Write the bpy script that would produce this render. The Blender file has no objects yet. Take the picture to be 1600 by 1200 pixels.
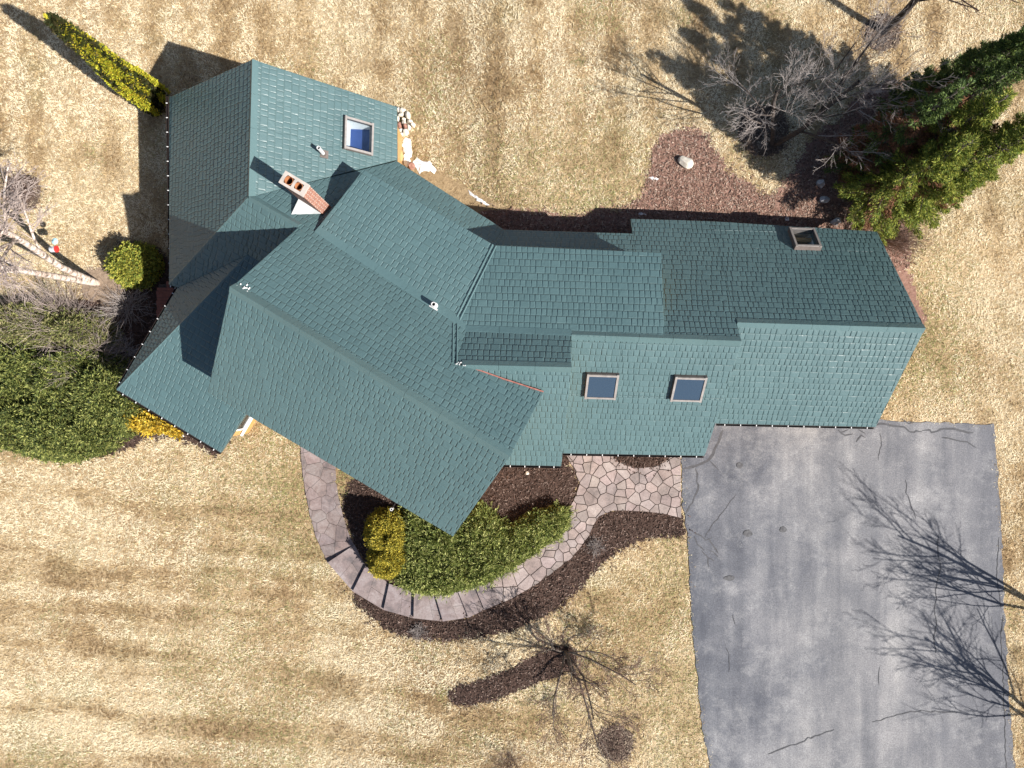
import bpy, bmesh, math, random
import numpy as np
from mathutils import Vector

random.seed(7)
rng = np.random.default_rng(11)
scene = bpy.context.scene
col = scene.collection
D2R = math.radians

# ------------------------------------------------------------------ camera, sky, sun, exposure
CAM_H = 32.0
F = 1111.1                      # focal length in photo pixels (1600 wide)
cam_d = bpy.data.cameras.new("camera")
cam_d.sensor_width = 36.0
cam_d.lens = 25.0
cam_d.clip_start = 0.5
cam_d.clip_end = 2000.0
cam = bpy.data.objects.new("camera", cam_d)
col.objects.link(cam)
cam.location = (0, 0, CAM_H)
cam.rotation_euler = (0, 0, 0)
scene.camera = cam

SUN_DIR = Vector((0.908, -0.575, 1.0)).normalized()      # towards the sun
SUN_EL = math.asin(SUN_DIR.z)
SUN_AZ = math.atan2(SUN_DIR.x, SUN_DIR.y)                # clockwise from +Y
world = bpy.data.worlds.new("World")
scene.world = world
world.use_nodes = True
wn = world.node_tree
sky = wn.nodes.new("ShaderNodeTexSky")
sky.sky_type = 'NISHITA'
sky.sun_disc = False
sky.sun_elevation = SUN_EL
sky.sun_rotation = SUN_AZ
bg = wn.nodes["Background"]
bg.inputs["Strength"].default_value = 0.057
wn.links.new(sky.outputs[0], bg.inputs[0])

sun_d = bpy.data.lights.new("sun", 'SUN')
sun_d.energy = 5.0
sun_d.angle = D2R(0.5)
sun_d.color = (1.0, 0.95, 0.88)
sun = bpy.data.objects.new("sun", sun_d)
col.objects.link(sun)
sun.location = SUN_DIR * 80
sun.rotation_euler = SUN_DIR.to_track_quat('Z', 'Y').to_euler()

scene.view_settings.view_transform = 'Standard'
scene.view_settings.look = 'None'
scene.view_settings.exposure = 0.92
scene.view_settings.gamma = 1.0
scene.render.engine = 'CYCLES'
scene.cycles.max_bounces = 6
scene.cycles.transparent_max_bounces = 8

# ------------------------------------------------------------------ terrain and measuring helpers
def sstep(t):
    t = np.clip(t, 0.0, 1.0)
    return t * t * (3 - 2 * t)

def ground_z(x, y):
    """lot falls from the drive (east) to the lawn (west) and rises a little behind the house"""
    x = np.asarray(x, float); y = np.asarray(y, float)
    g = -0.5 + 1.0 * np.clip((x + 8.4) / 7.9, 0, 1)
    g = g + 0.45 * sstep((y - 4.0) / 3.0) * sstep((x + 3.0) / 4.0)
    return g

def at(u, v, z):
    k = (CAM_H - z) / F
    return ((u - 800) * k, (600 - v) * k)

def gpt(u, v):
    """point of the ground seen at photo position u, v"""
    z = 0.0
    for _ in range(12):
        x, y = at(u, v, z)
        z = float(ground_z(x, y))
    return (x, y, z)

def gpoly(pts):
    return [gpt(u, v)[:2] for u, v in pts]

def in_poly(x, y, poly):
    x = np.asarray(x); y = np.asarray(y)
    inside = np.zeros(x.shape, bool)
    n = len(poly)
    j = n - 1
    for i in range(n):
        xi, yi = poly[i]; xj, yj = poly[j]
        c = ((yi > y) != (yj > y)) & (x < (xj - xi) * (y - yi) / ((yj - yi) if yj != yi else 1e-9) + xi)
        inside ^= c
        j = i
    return inside

def vnoise(x, y, cell, seed):
    """smooth value noise, 0..1"""
    r = np.random.default_rng(seed)
    tab = r.random((256, 256))
    fx = np.asarray(x) / cell + 1000.0; fy = np.asarray(y) / cell + 1000.0
    ix = np.floor(fx).astype(int); iy = np.floor(fy).astype(int)
    tx = fx - ix; ty = fy - iy
    tx = tx * tx * (3 - 2 * tx); ty = ty * ty * (3 - 2 * ty)
    a = tab[ix % 256, iy % 256]; b = tab[(ix + 1) % 256, iy % 256]
    c = tab[ix % 256, (iy + 1) % 256]; d = tab[(ix + 1) % 256, (iy + 1) % 256]
    return (a * (1 - tx) + b * tx) * (1 - ty) + (c * (1 - tx) + d * tx) * ty

def fbm(x, y, cell, seed, octv=4):
    s = 0; w = 1.0; tot = 0
    for k in range(octv):
        s = s + w * vnoise(x, y, cell / 2 ** k, seed + k); tot += w; w *= 0.55
    return s / tot

# ------------------------------------------------------------------ object helpers
def tag(o, label=None, cat=None, group=None, kind=None):
    if label: o['label'] = label
    if cat: o['category'] = cat
    if group: o['group'] = group
    if kind: o['kind'] = kind
    return o

def empty(name, loc, label, cat, group=None):
    o = bpy.data.objects.new(name, None)
    col.objects.link(o)
    o.location = loc
    o.empty_display_size = 0.3
    return tag(o, label, cat, group)

def world_loc(o):
    v = Vector((0, 0, 0))
    while o is not None:
        v += o.location
        o = o.parent
    return v

def link(name, me, parent=None, loc=None):
    o = bpy.data.objects.new(name, me)
    col.objects.link(o)
    if parent is not None:
        o.parent = parent
    if loc is not None:
        o.location = loc
    return o

def build(name, verts, faces, mat, parent=None, smooth=False, origin=None, cols=None):
    """verts in world coordinates; origin = the thing's base when top-level"""
    base = np.array(world_loc(parent)) if parent is not None else np.array(origin if origin is not None else (0, 0, 0), float)
    V = np.asarray(verts, float).reshape(-1, 3) - base
    me = bpy.data.meshes.new(name)
    me.from_pydata(V.tolist(), [], [list(f) for f in faces])
    mats = mat if isinstance(mat, (list, tuple)) else [mat]
    for m in mats: me.materials.append(m)
    if cols is not None:
        a = me.attributes.new("col", 'FLOAT_COLOR', 'POINT')
        c = np.ones((len(V), 4), np.float32); c[:, :3] = cols
        a.data.foreach_set("color", c.ravel())
    if smooth:
        me.polygons.foreach_set("use_smooth", [True] * len(me.polygons))
    me.update()
    return link(name, me, parent, None if parent is not None else tuple(base))

def soup(name, V, nper, cols, mat, parent=None, origin=None):
    """many separate small faces: V (faces*nper, 3) world coordinates, cols (faces, 3)"""
    base = np.array(world_loc(parent)) if parent is not None else np.array(origin if origin is not None else (0, 0, 0), float)
    V = (np.asarray(V, float) - base).astype(np.float32)
    nv = len(V); nf = nv // nper
    me = bpy.data.meshes.new(name)
    me.vertices.add(nv); me.loops.add(nv); me.polygons.add(nf)
    me.vertices.foreach_set("co", V.ravel())
    me.loops.foreach_set("vertex_index", np.arange(nv, dtype=np.int32))
    me.polygons.foreach_set("loop_start", np.arange(0, nv, nper, dtype=np.int32))
    try:
        me.polygons.foreach_set("loop_total", np.full(nf, nper, np.int32))
    except Exception:
        pass
    a = me.attributes.new("col", 'FLOAT_COLOR', 'POINT')
    c = np.ones((nv, 4), np.float32); c[:, :3] = np.repeat(cols, nper, axis=0)
    a.data.foreach_set("color", c.ravel())
    me.materials.append(mat)
    me.update(calc_edges=True)
    return link(name, me, parent, None if parent is not None else tuple(base))

class MB:
    """collects boxes, prisms and tubes into one mesh"""
    def __init__(s): s.v = []; s.f = []
    def add(s, v, f):
        n = len(s.v); s.v += [tuple(p) for p in v]; s.f += [tuple(i + n for i in q) for q in f]
    def prism(s, top, bottom):
        n = len(top)
        f = [tuple(range(n)), tuple(range(2 * n - 1, n - 1, -1))]
        for i in range(n):
            j = (i + 1) % n
            f.append((i, n + i, n + j, j))
        s.add(list(top) + list(bottom), f)
    def box(s, c, ax, ay, az):
        c = Vector(c); ax = Vector(ax); ay = Vector(ay); az = Vector(az)
        t = [c + sx * ax + sy * ay + az for sx, sy in ((-1, -1), (1, -1), (1, 1), (-1, 1))]
        b = [c + sx * ax + sy * ay - az for sx, sy in ((-1, -1), (1, -1), (1, 1), (-1, 1))]
        s.prism(t, b)
    def tube(s, pts, rad, n=6, cap=True):
        pts = [Vector(p) for p in pts]
        N = len(pts); base = len(s.v); prev = None
        for i, p in enumerate(pts):
            d = (pts[min(i + 1, N - 1)] - pts[max(i - 1, 0)])
            if d.length < 1e-9: d = Vector((0, 0, 1))
            d.normalize()
            if prev is None:
                a = d.orthogonal().normalized()
            else:
                a = (prev - d * prev.dot(d))
                a = a.normalized() if a.length > 1e-6 else d.orthogonal().normalized()
            prev = a
            b = d.cross(a)
            r = rad[i] if hasattr(rad, '__len__') else rad
            for k in range(n):
                t = 2 * math.pi * k / n
                s.v.append(tuple(p + a * (math.cos(t) * r) + b * (math.sin(t) * r)))
        for i in range(N - 1):
            for k in range(n):
                k2 = (k + 1) % n
                s.f.append((base + i * n + k, base + i * n + k2, base + (i + 1) * n + k2, base + (i + 1) * n + k))
        if cap:
            s.f.append(tuple(base + k for k in range(n))[::-1])
            s.f.append(tuple(base + (N - 1) * n + k for k in range(n)))
    def build(s, name, mat, parent=None, smooth=False, origin=None):
        return build(name, s.v, s.f, mat, parent, smooth, origin)

# ------------------------------------------------------------------ materials
def new_mat(name):
    m = bpy.data.materials.new(name); m.use_nodes = True
    nt = m.node_tree
    return m, nt, nt.nodes["Principled BSDF"]

def noise_node(nt, scale, detail=4, rough=0.6, vec=None, dist=0.0):
    n = nt.nodes.new("ShaderNodeTexNoise")
    n.inputs["Scale"].default_value = scale
    n.inputs["Detail"].default_value = detail
    n.inputs["Roughness"].default_value = rough
    n.inputs["Distortion"].default_value = dist
    if vec is not None: nt.links.new(vec, n.inputs["Vector"])
    return n

def ramp(nt, src, stops):
    r = nt.nodes.new("ShaderNodeValToRGB")
    els = r.color_ramp.elements
    while len(els) < len(stops): els.new(0.5)
    for e, (p, c) in zip(els, stops):
        e.position = p; e.color = (*c, 1)
    nt.links.new(src, r.inputs[0])
    return r

def mixc(nt, a, b, fac, mode='MIX'):
    m = nt.nodes.new("ShaderNodeMix"); m.data_type = 'RGBA'; m.blend_type = mode
    for s, v in ((m.inputs[0], fac), (m.inputs[6], a), (m.inputs[7], b)):
        if isinstance(v, (int, float)): s.default_value = v
        elif isinstance(v, tuple): s.default_value = (*v, 1)
        else: nt.links.new(v, s)
    return m.outputs[2]

def bump(nt, p, h, strength, dist):
    b = nt.nodes.new("ShaderNodeBump")
    b.inputs["Strength"].default_value = strength
    b.inputs["Distance"].default_value = dist
    nt.links.new(h, b.inputs["Height"])
    nt.links.new(b.outputs[0], p.inputs["Normal"])
    return b

def objvec(nt):
    return nt.nodes.new("ShaderNodeTexCoord").outputs["Object"]

def noisy(name, c1, c2, scale, rough=0.8, bstr=0.3, bdist=0.02, detail=5, spec=0.3, metal=0.0):
    m, nt, p = new_mat(name)
    v = objvec(nt)
    n = noise_node(nt, scale, detail, 0.65, v)
    r = ramp(nt, n.outputs["Fac"], [(0.3, c1), (0.7, c2)])
    nt.links.new(r.outputs[0], p.inputs["Base Color"])
    p.inputs["Roughness"].default_value = rough
    p.inputs["Specular IOR Level"].default_value = spec
    p.inputs["Metallic"].default_value = metal
    if bstr: bump(nt, p, n.outputs["Fac"], bstr, bdist)
    return m

def attr_mat(name, rough=0.8, transl=0.0, spec=0.2):
    m, nt, p = new_mat(name)
    a = nt.nodes.new("ShaderNodeAttribute"); a.attribute_name = "col"
    nt.links.new(a.outputs["Color"], p.inputs["Base Color"])
    p.inputs["Roughness"].default_value = rough
    p.inputs["Specular IOR Level"].default_value = spec
    if transl > 0:
        t = nt.nodes.new("ShaderNodeBsdfTranslucent")
        nt.links.new(a.outputs["Color"], t.inputs["Color"])
        mx = nt.nodes.new("ShaderNodeMixShader"); mx.inputs[0].default_value = transl
        out = nt.nodes["Material Output"]
        nt.links.new(p.outputs[0], mx.inputs[1]); nt.links.new(t.outputs[0], mx.inputs[2])
        nt.links.new(mx.outputs[0], out.inputs["Surface"])
    return m

def roof_mat():
    m, nt, p = new_mat("teal_roof_metal")
    a = nt.nodes.new("ShaderNodeAttribute"); a.attribute_name = "col"
    v = objvec(nt)
    n1 = noise_node(nt, 3.2, 3, 0.6, v, 0.6)
    n2 = noise_node(nt, 0.35, 3, 0.6, v)
    sm = nt.nodes.new("ShaderNodeMath"); sm.operation = 'MULTIPLY_ADD'
    r2 = ramp(nt, n2.outputs["Fac"], [(0.3, (0.92, 0.94, 0.95)), (0.7, (1.06, 1.05, 1.05))])
    c = mixc(nt, a.outputs["Color"], r2.outputs[0], 1.0, 'MULTIPLY')
    nt.links.new(c, p.inputs["Base Color"])
    p.inputs["Roughness"].default_value = ROOF_ROUGH
    p.inputs["Specular IOR Level"].default_value = 0.6
    n3 = noise_node(nt, 7.0, 2, 0.5, v, 0.5)
    bump(nt, p, n3.outputs["Fac"], 0.35, 0.03)
    return m
ROOF_ROUGH = 0.42
ROOF_C = np.array((0.072, 0.125, 0.131))
M = {}
M['roof'] = roof_mat()
M['leaf'] = attr_mat("leaf", 0.6, 0.25)
M['straw'] = attr_mat("straw", 0.9, 0.2, 0.1)
M['chips'] = attr_mat("bark_chips", 0.9, 0.0, 0.1)
M['gutter'] = noisy("dark_gutter", (0.018, 0.014, 0.014), (0.03, 0.022, 0.02), 6, 0.5, 0)
M['hanger'] = noisy("gutter_hanger", (0.6, 0.6, 0.6), (0.75, 0.75, 0.75), 8, 0.5, 0)
M['siding'] = noisy("honey_siding", (0.42, 0.23, 0.08), (0.55, 0.33, 0.13), 3, 0.6, 0.15)
M['white'] = noisy("white_paint", (0.68, 0.68, 0.67), (0.78, 0.78, 0.77), 4, 0.5, 0)
M['pvc'] = noisy("white_pvc", (0.5, 0.5, 0.5), (0.62, 0.62, 0.62), 4, 0.4, 0)
M['dark'] = noisy("dark_inside", (0.01, 0.009, 0.009), (0.02, 0.018, 0.017), 5, 0.9, 0)
M['bronze'] = noisy("skylight_frame", (0.26, 0.235, 0.22), (0.38, 0.35, 0.33), 5, 0.4, 0, metal=0.3)
M['frame_dark'] = noisy("skylight_curb", (0.10, 0.085, 0.075), (0.16, 0.13, 0.12), 5, 0.5, 0)
M['flash'] = noisy("bare_metal_flashing", (0.30, 0.32, 0.33), (0.46, 0.48, 0.49), 3, 0.5, 0.1, metal=0.3)
M['clay'] = noisy("clay_flue", (0.30, 0.11, 0.045), (0.42, 0.18, 0.08), 5, 0.8, 0.1)
M['concrete'] = noisy("chimney_cap", (0.34, 0.30, 0.27), (0.48, 0.43, 0.39), 4, 0.85, 0.2)
M['bark'] = noisy("grey_bark", (0.10, 0.085, 0.07), (0.24, 0.20, 0.17), 9, 0.9, 0.5, 0.02)
M['dkbark'] = noisy("dark_bark", (0.035, 0.028, 0.025), (0.10, 0.08, 0.07), 9, 0.9, 0.5, 0.02)
M['twig'] = noisy("grey_twig", (0.22, 0.19, 0.18), (0.38, 0.34, 0.32), 3, 0.9, 0)
M['twig_brown'] = noisy("brown_twig", (0.09, 0.055, 0.045), (0.19, 0.125, 0.10), 3, 0.9, 0)
M['snow'] = noisy("old_snow", (0.75, 0.77, 0.8), (0.86, 0.87, 0.88), 6, 0.6, 0.4, 0.03)
M['stone_white'] = noisy("pale_boulder", (0.42, 0.38, 0.32), (0.72, 0.68, 0.60), 4, 0.85, 0.5, 0.03)
M['stone_tan'] = noisy("tan_boulder", (0.40, 0.24, 0.10), (0.55, 0.37, 0.17), 4, 0.85, 0.5, 0.03)
M['stone_red'] = noisy("red_boulder", (0.24, 0.12, 0.09), (0.40, 0.22, 0.17), 5, 0.85, 0.5, 0.03)
M['stone_grey'] = noisy("grey_boulder", (0.25, 0.25, 0.27), (0.5, 0.5, 0.53), 5, 0.85, 0.5, 0.03)
M['deck'] = noisy("red_deck_board", (0.16, 0.055, 0.04), (0.26, 0.10, 0.07), 5, 0.7, 0.2)
M['red'] = noisy("red_plastic", (0.55, 0.03, 0.03), (0.68, 0.06, 0.05), 5, 0.4, 0)
M['greymetal'] = noisy("grey_metal", (0.38, 0.39, 0.42), (0.55, 0.56, 0.6), 5, 0.5, 0)
M['blue'] = noisy("pale_blue_plastic", (0.30, 0.52, 0.60), (0.45, 0.68, 0.75), 5, 0.4, 0)
M['rust'] = noisy("red_rusty_flashing", (0.16, 0.055, 0.045), (0.34, 0.15, 0.12), 7, 0.7, 0.2)
M['patch'] = noisy('old_patch', (0.05, 0.05, 0.055), (0.12, 0.12, 0.125), 9, 0.8, 0.3)
M['tar'] = noisy("crack_tar", (0.045, 0.045, 0.05), (0.085, 0.085, 0.092), 6, 0.75, 0.2)

def brick_mat():
    m, nt, p = new_mat("chimney_brick")
    uv = nt.nodes.new("ShaderNodeUVMap"); uv.uv_map = "UVMap"
    b = nt.nodes.new("ShaderNodeTexBrick")
    b.inputs["Color1"].default_value = (0.22, 0.065, 0.035, 1)
    b.inputs["Color2"].default_value = (0.33, 0.12, 0.07, 1)
    b.inputs["Mortar"].default_value = (0.42, 0.34, 0.29, 1)
    b.inputs["Scale"].default_value = 1.0
    b.inputs["Mortar Size"].default_value = 0.013
    b.inputs["Brick Width"].default_value = 0.24
    b.inputs["Row Height"].default_value = 0.105
    nt.links.new(uv.outputs[0], b.inputs["Vector"])
    nt.links.new(b.outputs["Color"], p.inputs["Base Color"])
    p.inputs["Roughness"].default_value = 0.85
    bump(nt, p, b.outputs["Fac"], -0.4, 0.02)
    return m
M['brick'] = brick_mat()

def glass_mat(name, tint, body, trans):
    """window glass: a clear part that shows what is behind, a reflecting coat"""
    m, nt, p = new_mat(name)
    p.inputs["Base Color"].default_value = (*body, 1)
    p.inputs["Roughness"].default_value = 0.04
    p.inputs["Specular IOR Level"].default_value = 0.6
    t = nt.nodes.new("ShaderNodeBsdfTransparent"); t.inputs[0].default_value = (*tint, 1)
    mx = nt.nodes.new("ShaderNodeMixShader"); mx.inputs[0].default_value = trans
    nt.links.new(p.outputs[0], mx.inputs[1]); nt.links.new(t.outputs[0], mx.inputs[2])
    nt.links.new(mx.outputs[0], nt.nodes["Material Output"].inputs["Surface"])
    return m
M['glass_blue'] = glass_mat("skylight_glass_blue", (0.75, 0.82, 0.88), (0.045, 0.075, 0.12), 0.35)
M['glass_clear'] = glass_mat("skylight_glass_clear", (0.95, 0.98, 1.0), (0.03, 0.05, 0.06), 0.92)
M['glass_win'] = glass_mat("window_glass", (0.6, 0.65, 0.7), (0.02, 0.025, 0.03), 0.1)
M['well'] = noisy("skylight_well", (0.72, 0.74, 0.73), (0.78, 0.79, 0.78), 2, 0.8, 0)
M['floor_blue'] = noisy("blue_shaft_floor", (0.02, 0.045, 0.16), (0.035, 0.07, 0.22), 2, 0.8, 0)  # blue sheet that closes the bottom of the shaft
M['reflect_grey'] = noisy("grey_reflection_floor", (0.03, 0.05, 0.09), (0.20, 0.22, 0.26), 1.6, 0.8, 0)  # mottling paints in the uneven reflections of the skylight glass

def lawn_mat():
    m, nt, p = new_mat("dormant_lawn")
    v = objvec(nt)
    a = noise_node(nt, 0.16, 5, 0.6, v)
    b = noise_node(nt, 7.0, 6, 0.75, v, 0.8)
    c = noise_node(nt, 0.3, 4, 0.6, v)
    r1 = ramp(nt, a.outputs["Fac"], [(0.30, (0.26, 0.175, 0.095)), (0.50, (0.38, 0.28, 0.165)), (0.72, (0.50, 0.40, 0.26))])
    r2 = ramp(nt, b.outputs["Fac"], [(0.30, (0.45, 0.42, 0.36)), (0.55, (1.0, 1.0, 1.0)), (0.75, (1.35, 1.32, 1.25))])
    x = mixc(nt, r1.outputs[0], r2.outputs[0], 1.0, 'MULTIPLY')
    rg = ramp(nt, c.outputs["Fac"], [(0.55, (0, 0, 0)), (0.72, (0.5, 0.5, 0.5))])
    x = mixc(nt, x, (0.15, 0.14, 0.06), rg.outputs[0])
    nt.links.new(x, p.inputs["Base Color"])
    p.inputs["Roughness"].default_value = 0.95
    p.inputs["Specular IOR Level"].default_value = 0.1
    bump(nt, p, b.outputs["Fac"], 0.8, 0.08)
    return m
M['lawn'] = lawn_mat()

def asphalt_mat():
    m, nt, p = new_mat("worn_asphalt")
    v = objvec(nt)
    mp = nt.nodes.new("ShaderNodeMapping"); mp.inputs["Scale"].default_value = (1.0, 0.10, 1.0)
    nt.links.new(v, mp.inputs["Vector"])
    sx = nt.nodes.new("ShaderNodeSeparateXYZ"); nt.links.new(v, sx.inputs[0])
    a = noise_node(nt, 1.0, 4, 0.6, mp.outputs[0], 0.2)          # wheel-track streaks along the drive
    b = noise_node(nt, 0.33, 6, 0.7, v, 0.3)
    c = noise_node(nt, 17, 5, 0.85, v)
    d = noise_node(nt, 0.75, 9, 0.82, v, 0.1)
    # the sealer is worn off along the middle and survives near both edges
    jx = nt.nodes.new("ShaderNodeMath"); jx.operation = 'MULTIPLY_ADD'
    nt.links.new(b.outputs["Fac"], jx.inputs[0]); jx.inputs[1].default_value = 5.0; nt.links.new(sx.outputs[0], jx.inputs[2])
    mr = nt.nodes.new("ShaderNodeMapRange"); mr.inputs[1].default_value = 9.0; mr.inputs[2].default_value = 27.0
    nt.links.new(jx.outputs[0], mr.inputs[0])
    rx = ramp(nt, mr.outputs[0], [(0.10, (0.55, 0.58, 0.65)), (0.24, (0.92, 0.93, 0.96)), (0.42, (1.12, 1.11, 1.09)), (0.72, (1.05, 1.04, 1.04)), (0.88, (0.62, 0.64, 0.70))])
    r1 = ramp(nt, a.outputs["Fac"], [(0.30, (0.088, 0.091, 0.104)), (0.50, (0.130, 0.131, 0.142)), (0.70, (0.190, 0.189, 0.195))])
    r2 = ramp(nt, b.outputs["Fac"], [(0.32, (0.68, 0.70, 0.75)), (0.5, (1.0, 1.0, 1.0)), (0.70, (1.4, 1.37, 1.32))])
    x = mixc(nt, r1.outputs[0], r2.outputs[0], 1.0, 'MULTIPLY')
    x = mixc(nt, x, rx.outputs[0], 1.0, 'MULTIPLY')
    rd = ramp(nt, d.outputs["Fac"], [(0.50, (0, 0, 0)), (0.80, (0.45, 0.45, 0.45))])
    x = mixc(nt, x, (0.46, 0.45, 0.44), rd.outputs[0])
    r3 = ramp(nt, c.outputs["Fac"], [(0.32, (0.55, 0.55, 0.56)), (0.5, (1.0, 1.0, 1.0)), (0.68, (1.5, 1.5, 1.48))])
    x = mixc(nt, x, r3.outputs[0], 1.0, 'MULTIPLY')
    nt.links.new(x, p.inputs["Base Color"])
    p.inputs["Roughness"].default_value = 0.85
    bump(nt, p, c.outputs["Fac"], 0.5, 0.01)
    return m
M['asphalt'] = asphalt_mat()

def stone_mat(name, c1, c2, c3):
    m, nt, p = new_mat(name)
    v = objvec(nt)
    at_ = nt.nodes.new("ShaderNodeAttribute"); at_.attribute_name = "col"
    a = noise_node(nt, 1.5, 6, 0.7, v, 0.4)
    r = ramp(nt, a.outputs["Fac"], [(0.34, c1), (0.5, c2), (0.66, c3)])
    b = noise_node(nt, 14, 4, 0.7, v)
    r2 = ramp(nt, b.outputs["Fac"], [(0.3, (0.82, 0.82, 0.82)), (0.7, (1.15, 1.15, 1.15))])
    x = mixc(nt, r.outputs[0], r2.outputs[0], 1.0, 'MULTIPLY')
    x = mixc(nt, x, at_.outputs["Color"], 1.0, 'MULTIPLY')
    nt.links.new(x, p.inputs["Base Color"])
    p.inputs["Roughness"].default_value = 0.85
    bump(nt, p, b.outputs["Fac"], 0.3, 0.01)
    return m
M['flag'] = stone_mat("flagstone", (0.165, 0.137, 0.129), (0.25, 0.202, 0.188), (0.31, 0.262, 0.245))
M['stamped'] = stone_mat("stamped_walk", (0.105, 0.09, 0.09), (0.195, 0.153, 0.146), (0.25, 0.215, 0.21))
M['joint'] = noisy("stone_joint", (0.045, 0.035, 0.03), (0.09, 0.065, 0.055), 9, 0.95, 0.3)

def mulch_mat(name, c1, c2, c3, scale=7):
    m, nt, p = new_mat(name)
    v = objvec(nt)
    a = noise_node(nt, scale, 6, 0.75, v, 0.5)
    r = ramp(nt, a.outputs["Fac"], [(0.32, c1), (0.52, c2), (0.75, c3)])
    nt.links.new(r.outputs[0], p.inputs["Base Color"])
    p.inputs["Roughness"].default_value = 0.95
    p.inputs["Specular IOR Level"].default_value = 0.1
    bump(nt, p, a.outputs["Fac"], 0.9, 0.06)
    return m
M['mulch'] = mulch_mat("dark_mulch", (0.032, 0.021, 0.017), (0.065, 0.042, 0.034), (0.11, 0.073, 0.058))
M['redmulch'] = mulch_mat("red_brown_mulch", (0.15, 0.085, 0.066), (0.235, 0.138, 0.108), (0.31, 0.20, 0.16))
M['ringmulch'] = mulch_mat('brown_mulch', (0.06, 0.042, 0.034), (0.11, 0.08, 0.062), (0.17, 0.13, 0.10))
M['soil'] = mulch_mat("bare_soil", (0.17, 0.125, 0.09), (0.27, 0.20, 0.145), (0.36, 0.28, 0.21))

# ------------------------------------------------------------------ roof planes (measured)
P10 = 0.84                                     # about 10 in 12
U = np.array((0.858, -0.5135)); N_ = np.array((0.5135, 0.858))       # main wing: along, across
WU = np.array((0.99953, -0.0305)); WN = np.array((0.0305, 0.99953))   # right wing and left wing

def plane(z0, slope, axis, off):
    """z = z0 + slope*(axis.P - off)"""
    return (z0 - slope * off, slope * axis[0], slope * axis[1])

PL = {
    'main_ne': plane(9.1, -P10, N_, -2.031),
    'main_sw': plane(9.1, P10, N_, -2.031),
    'dorm_main': plane(6.55, -0.34, N_, 1.005),
    'garage_n': plane(6.2, -P10, WN, 2.467),
    'garage_s': plane(6.2, P10, WN, 2.467),
    'mid_s': plane(6.75, P10, WN, 1.812),
    'entry_s': plane(7.72, P10, WN, 0.657),
    'dorm_right': plane(6.69, -0.365, WN, 1.884),
    'left_w': plane(6.65, P10, WU, -9.595),
    'left_e': plane(6.65, -P10, WU, -9.595),
    'link_sw': plane(6.65, P10, N_, 0.886),
    'porch_nw': plane(2.85, P10, U, -13.78),
    'porch_sw': plane(2.85, 0.30, N_, -8.51),
}

def hz(pl, x, y):
    c, gx, gy = PL[pl]
    return c + gx * x + gy * y

def pp(pl, u, v):
    """point of a roof plane seen at photo position u, v"""
    c, gx, gy = PL[pl]
    dx = (u - 800) / F; dy = (600 - v) / F
    m = gx * dx + gy * dy
    z = (c + CAM_H * m) / (1 + m)
    return (dx * (CAM_H - z), dy * (CAM_H - z))

def isect(a, b, z):
    A = np.array([PL[a][1:], PL[b][1:]]); r = np.array([z - PL[a][0], z - PL[b][0]])
    return tuple(np.linalg.solve(A, r))

# ------------------------------------------------------------------ shingled roof surfaces
def clip_convex(poly, clip):
    """poly and clip: lists of (x, y), clip convex and counter-clockwise"""
    out = list(poly)
    n = len(clip)
    for i in range(n):
        a = clip[i]; b = clip[(i + 1) % n]
        ex, ey = b[0] - a[0], b[1] - a[1]
        inp = out; out = []
        if not inp: return []
        for k in range(len(inp)):
            p = inp[k]; q = inp[(k + 1) % len(inp)]
            dp = ex * (p[1] - a[1]) - ey * (p[0] - a[0])
            dq = ex * (q[1] - a[1]) - ey * (q[0] - a[0])
            if dp >= 0: out.append(p)
            if (dp >= 0) != (dq >= 0):
                t = dp / (dp - dq)
                out.append((p[0] + t * (q[0] - p[0]), p[1] + t * (q[1] - p[1])))
    return out

def ccw(poly):
    a = sum(poly[i][0] * poly[(i + 1) % len(poly)][1] - poly[(i + 1) % len(poly)][0] * poly[i][1] for i in range(len(poly)))
    return list(poly) if a > 0 else list(poly)[::-1]

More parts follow.
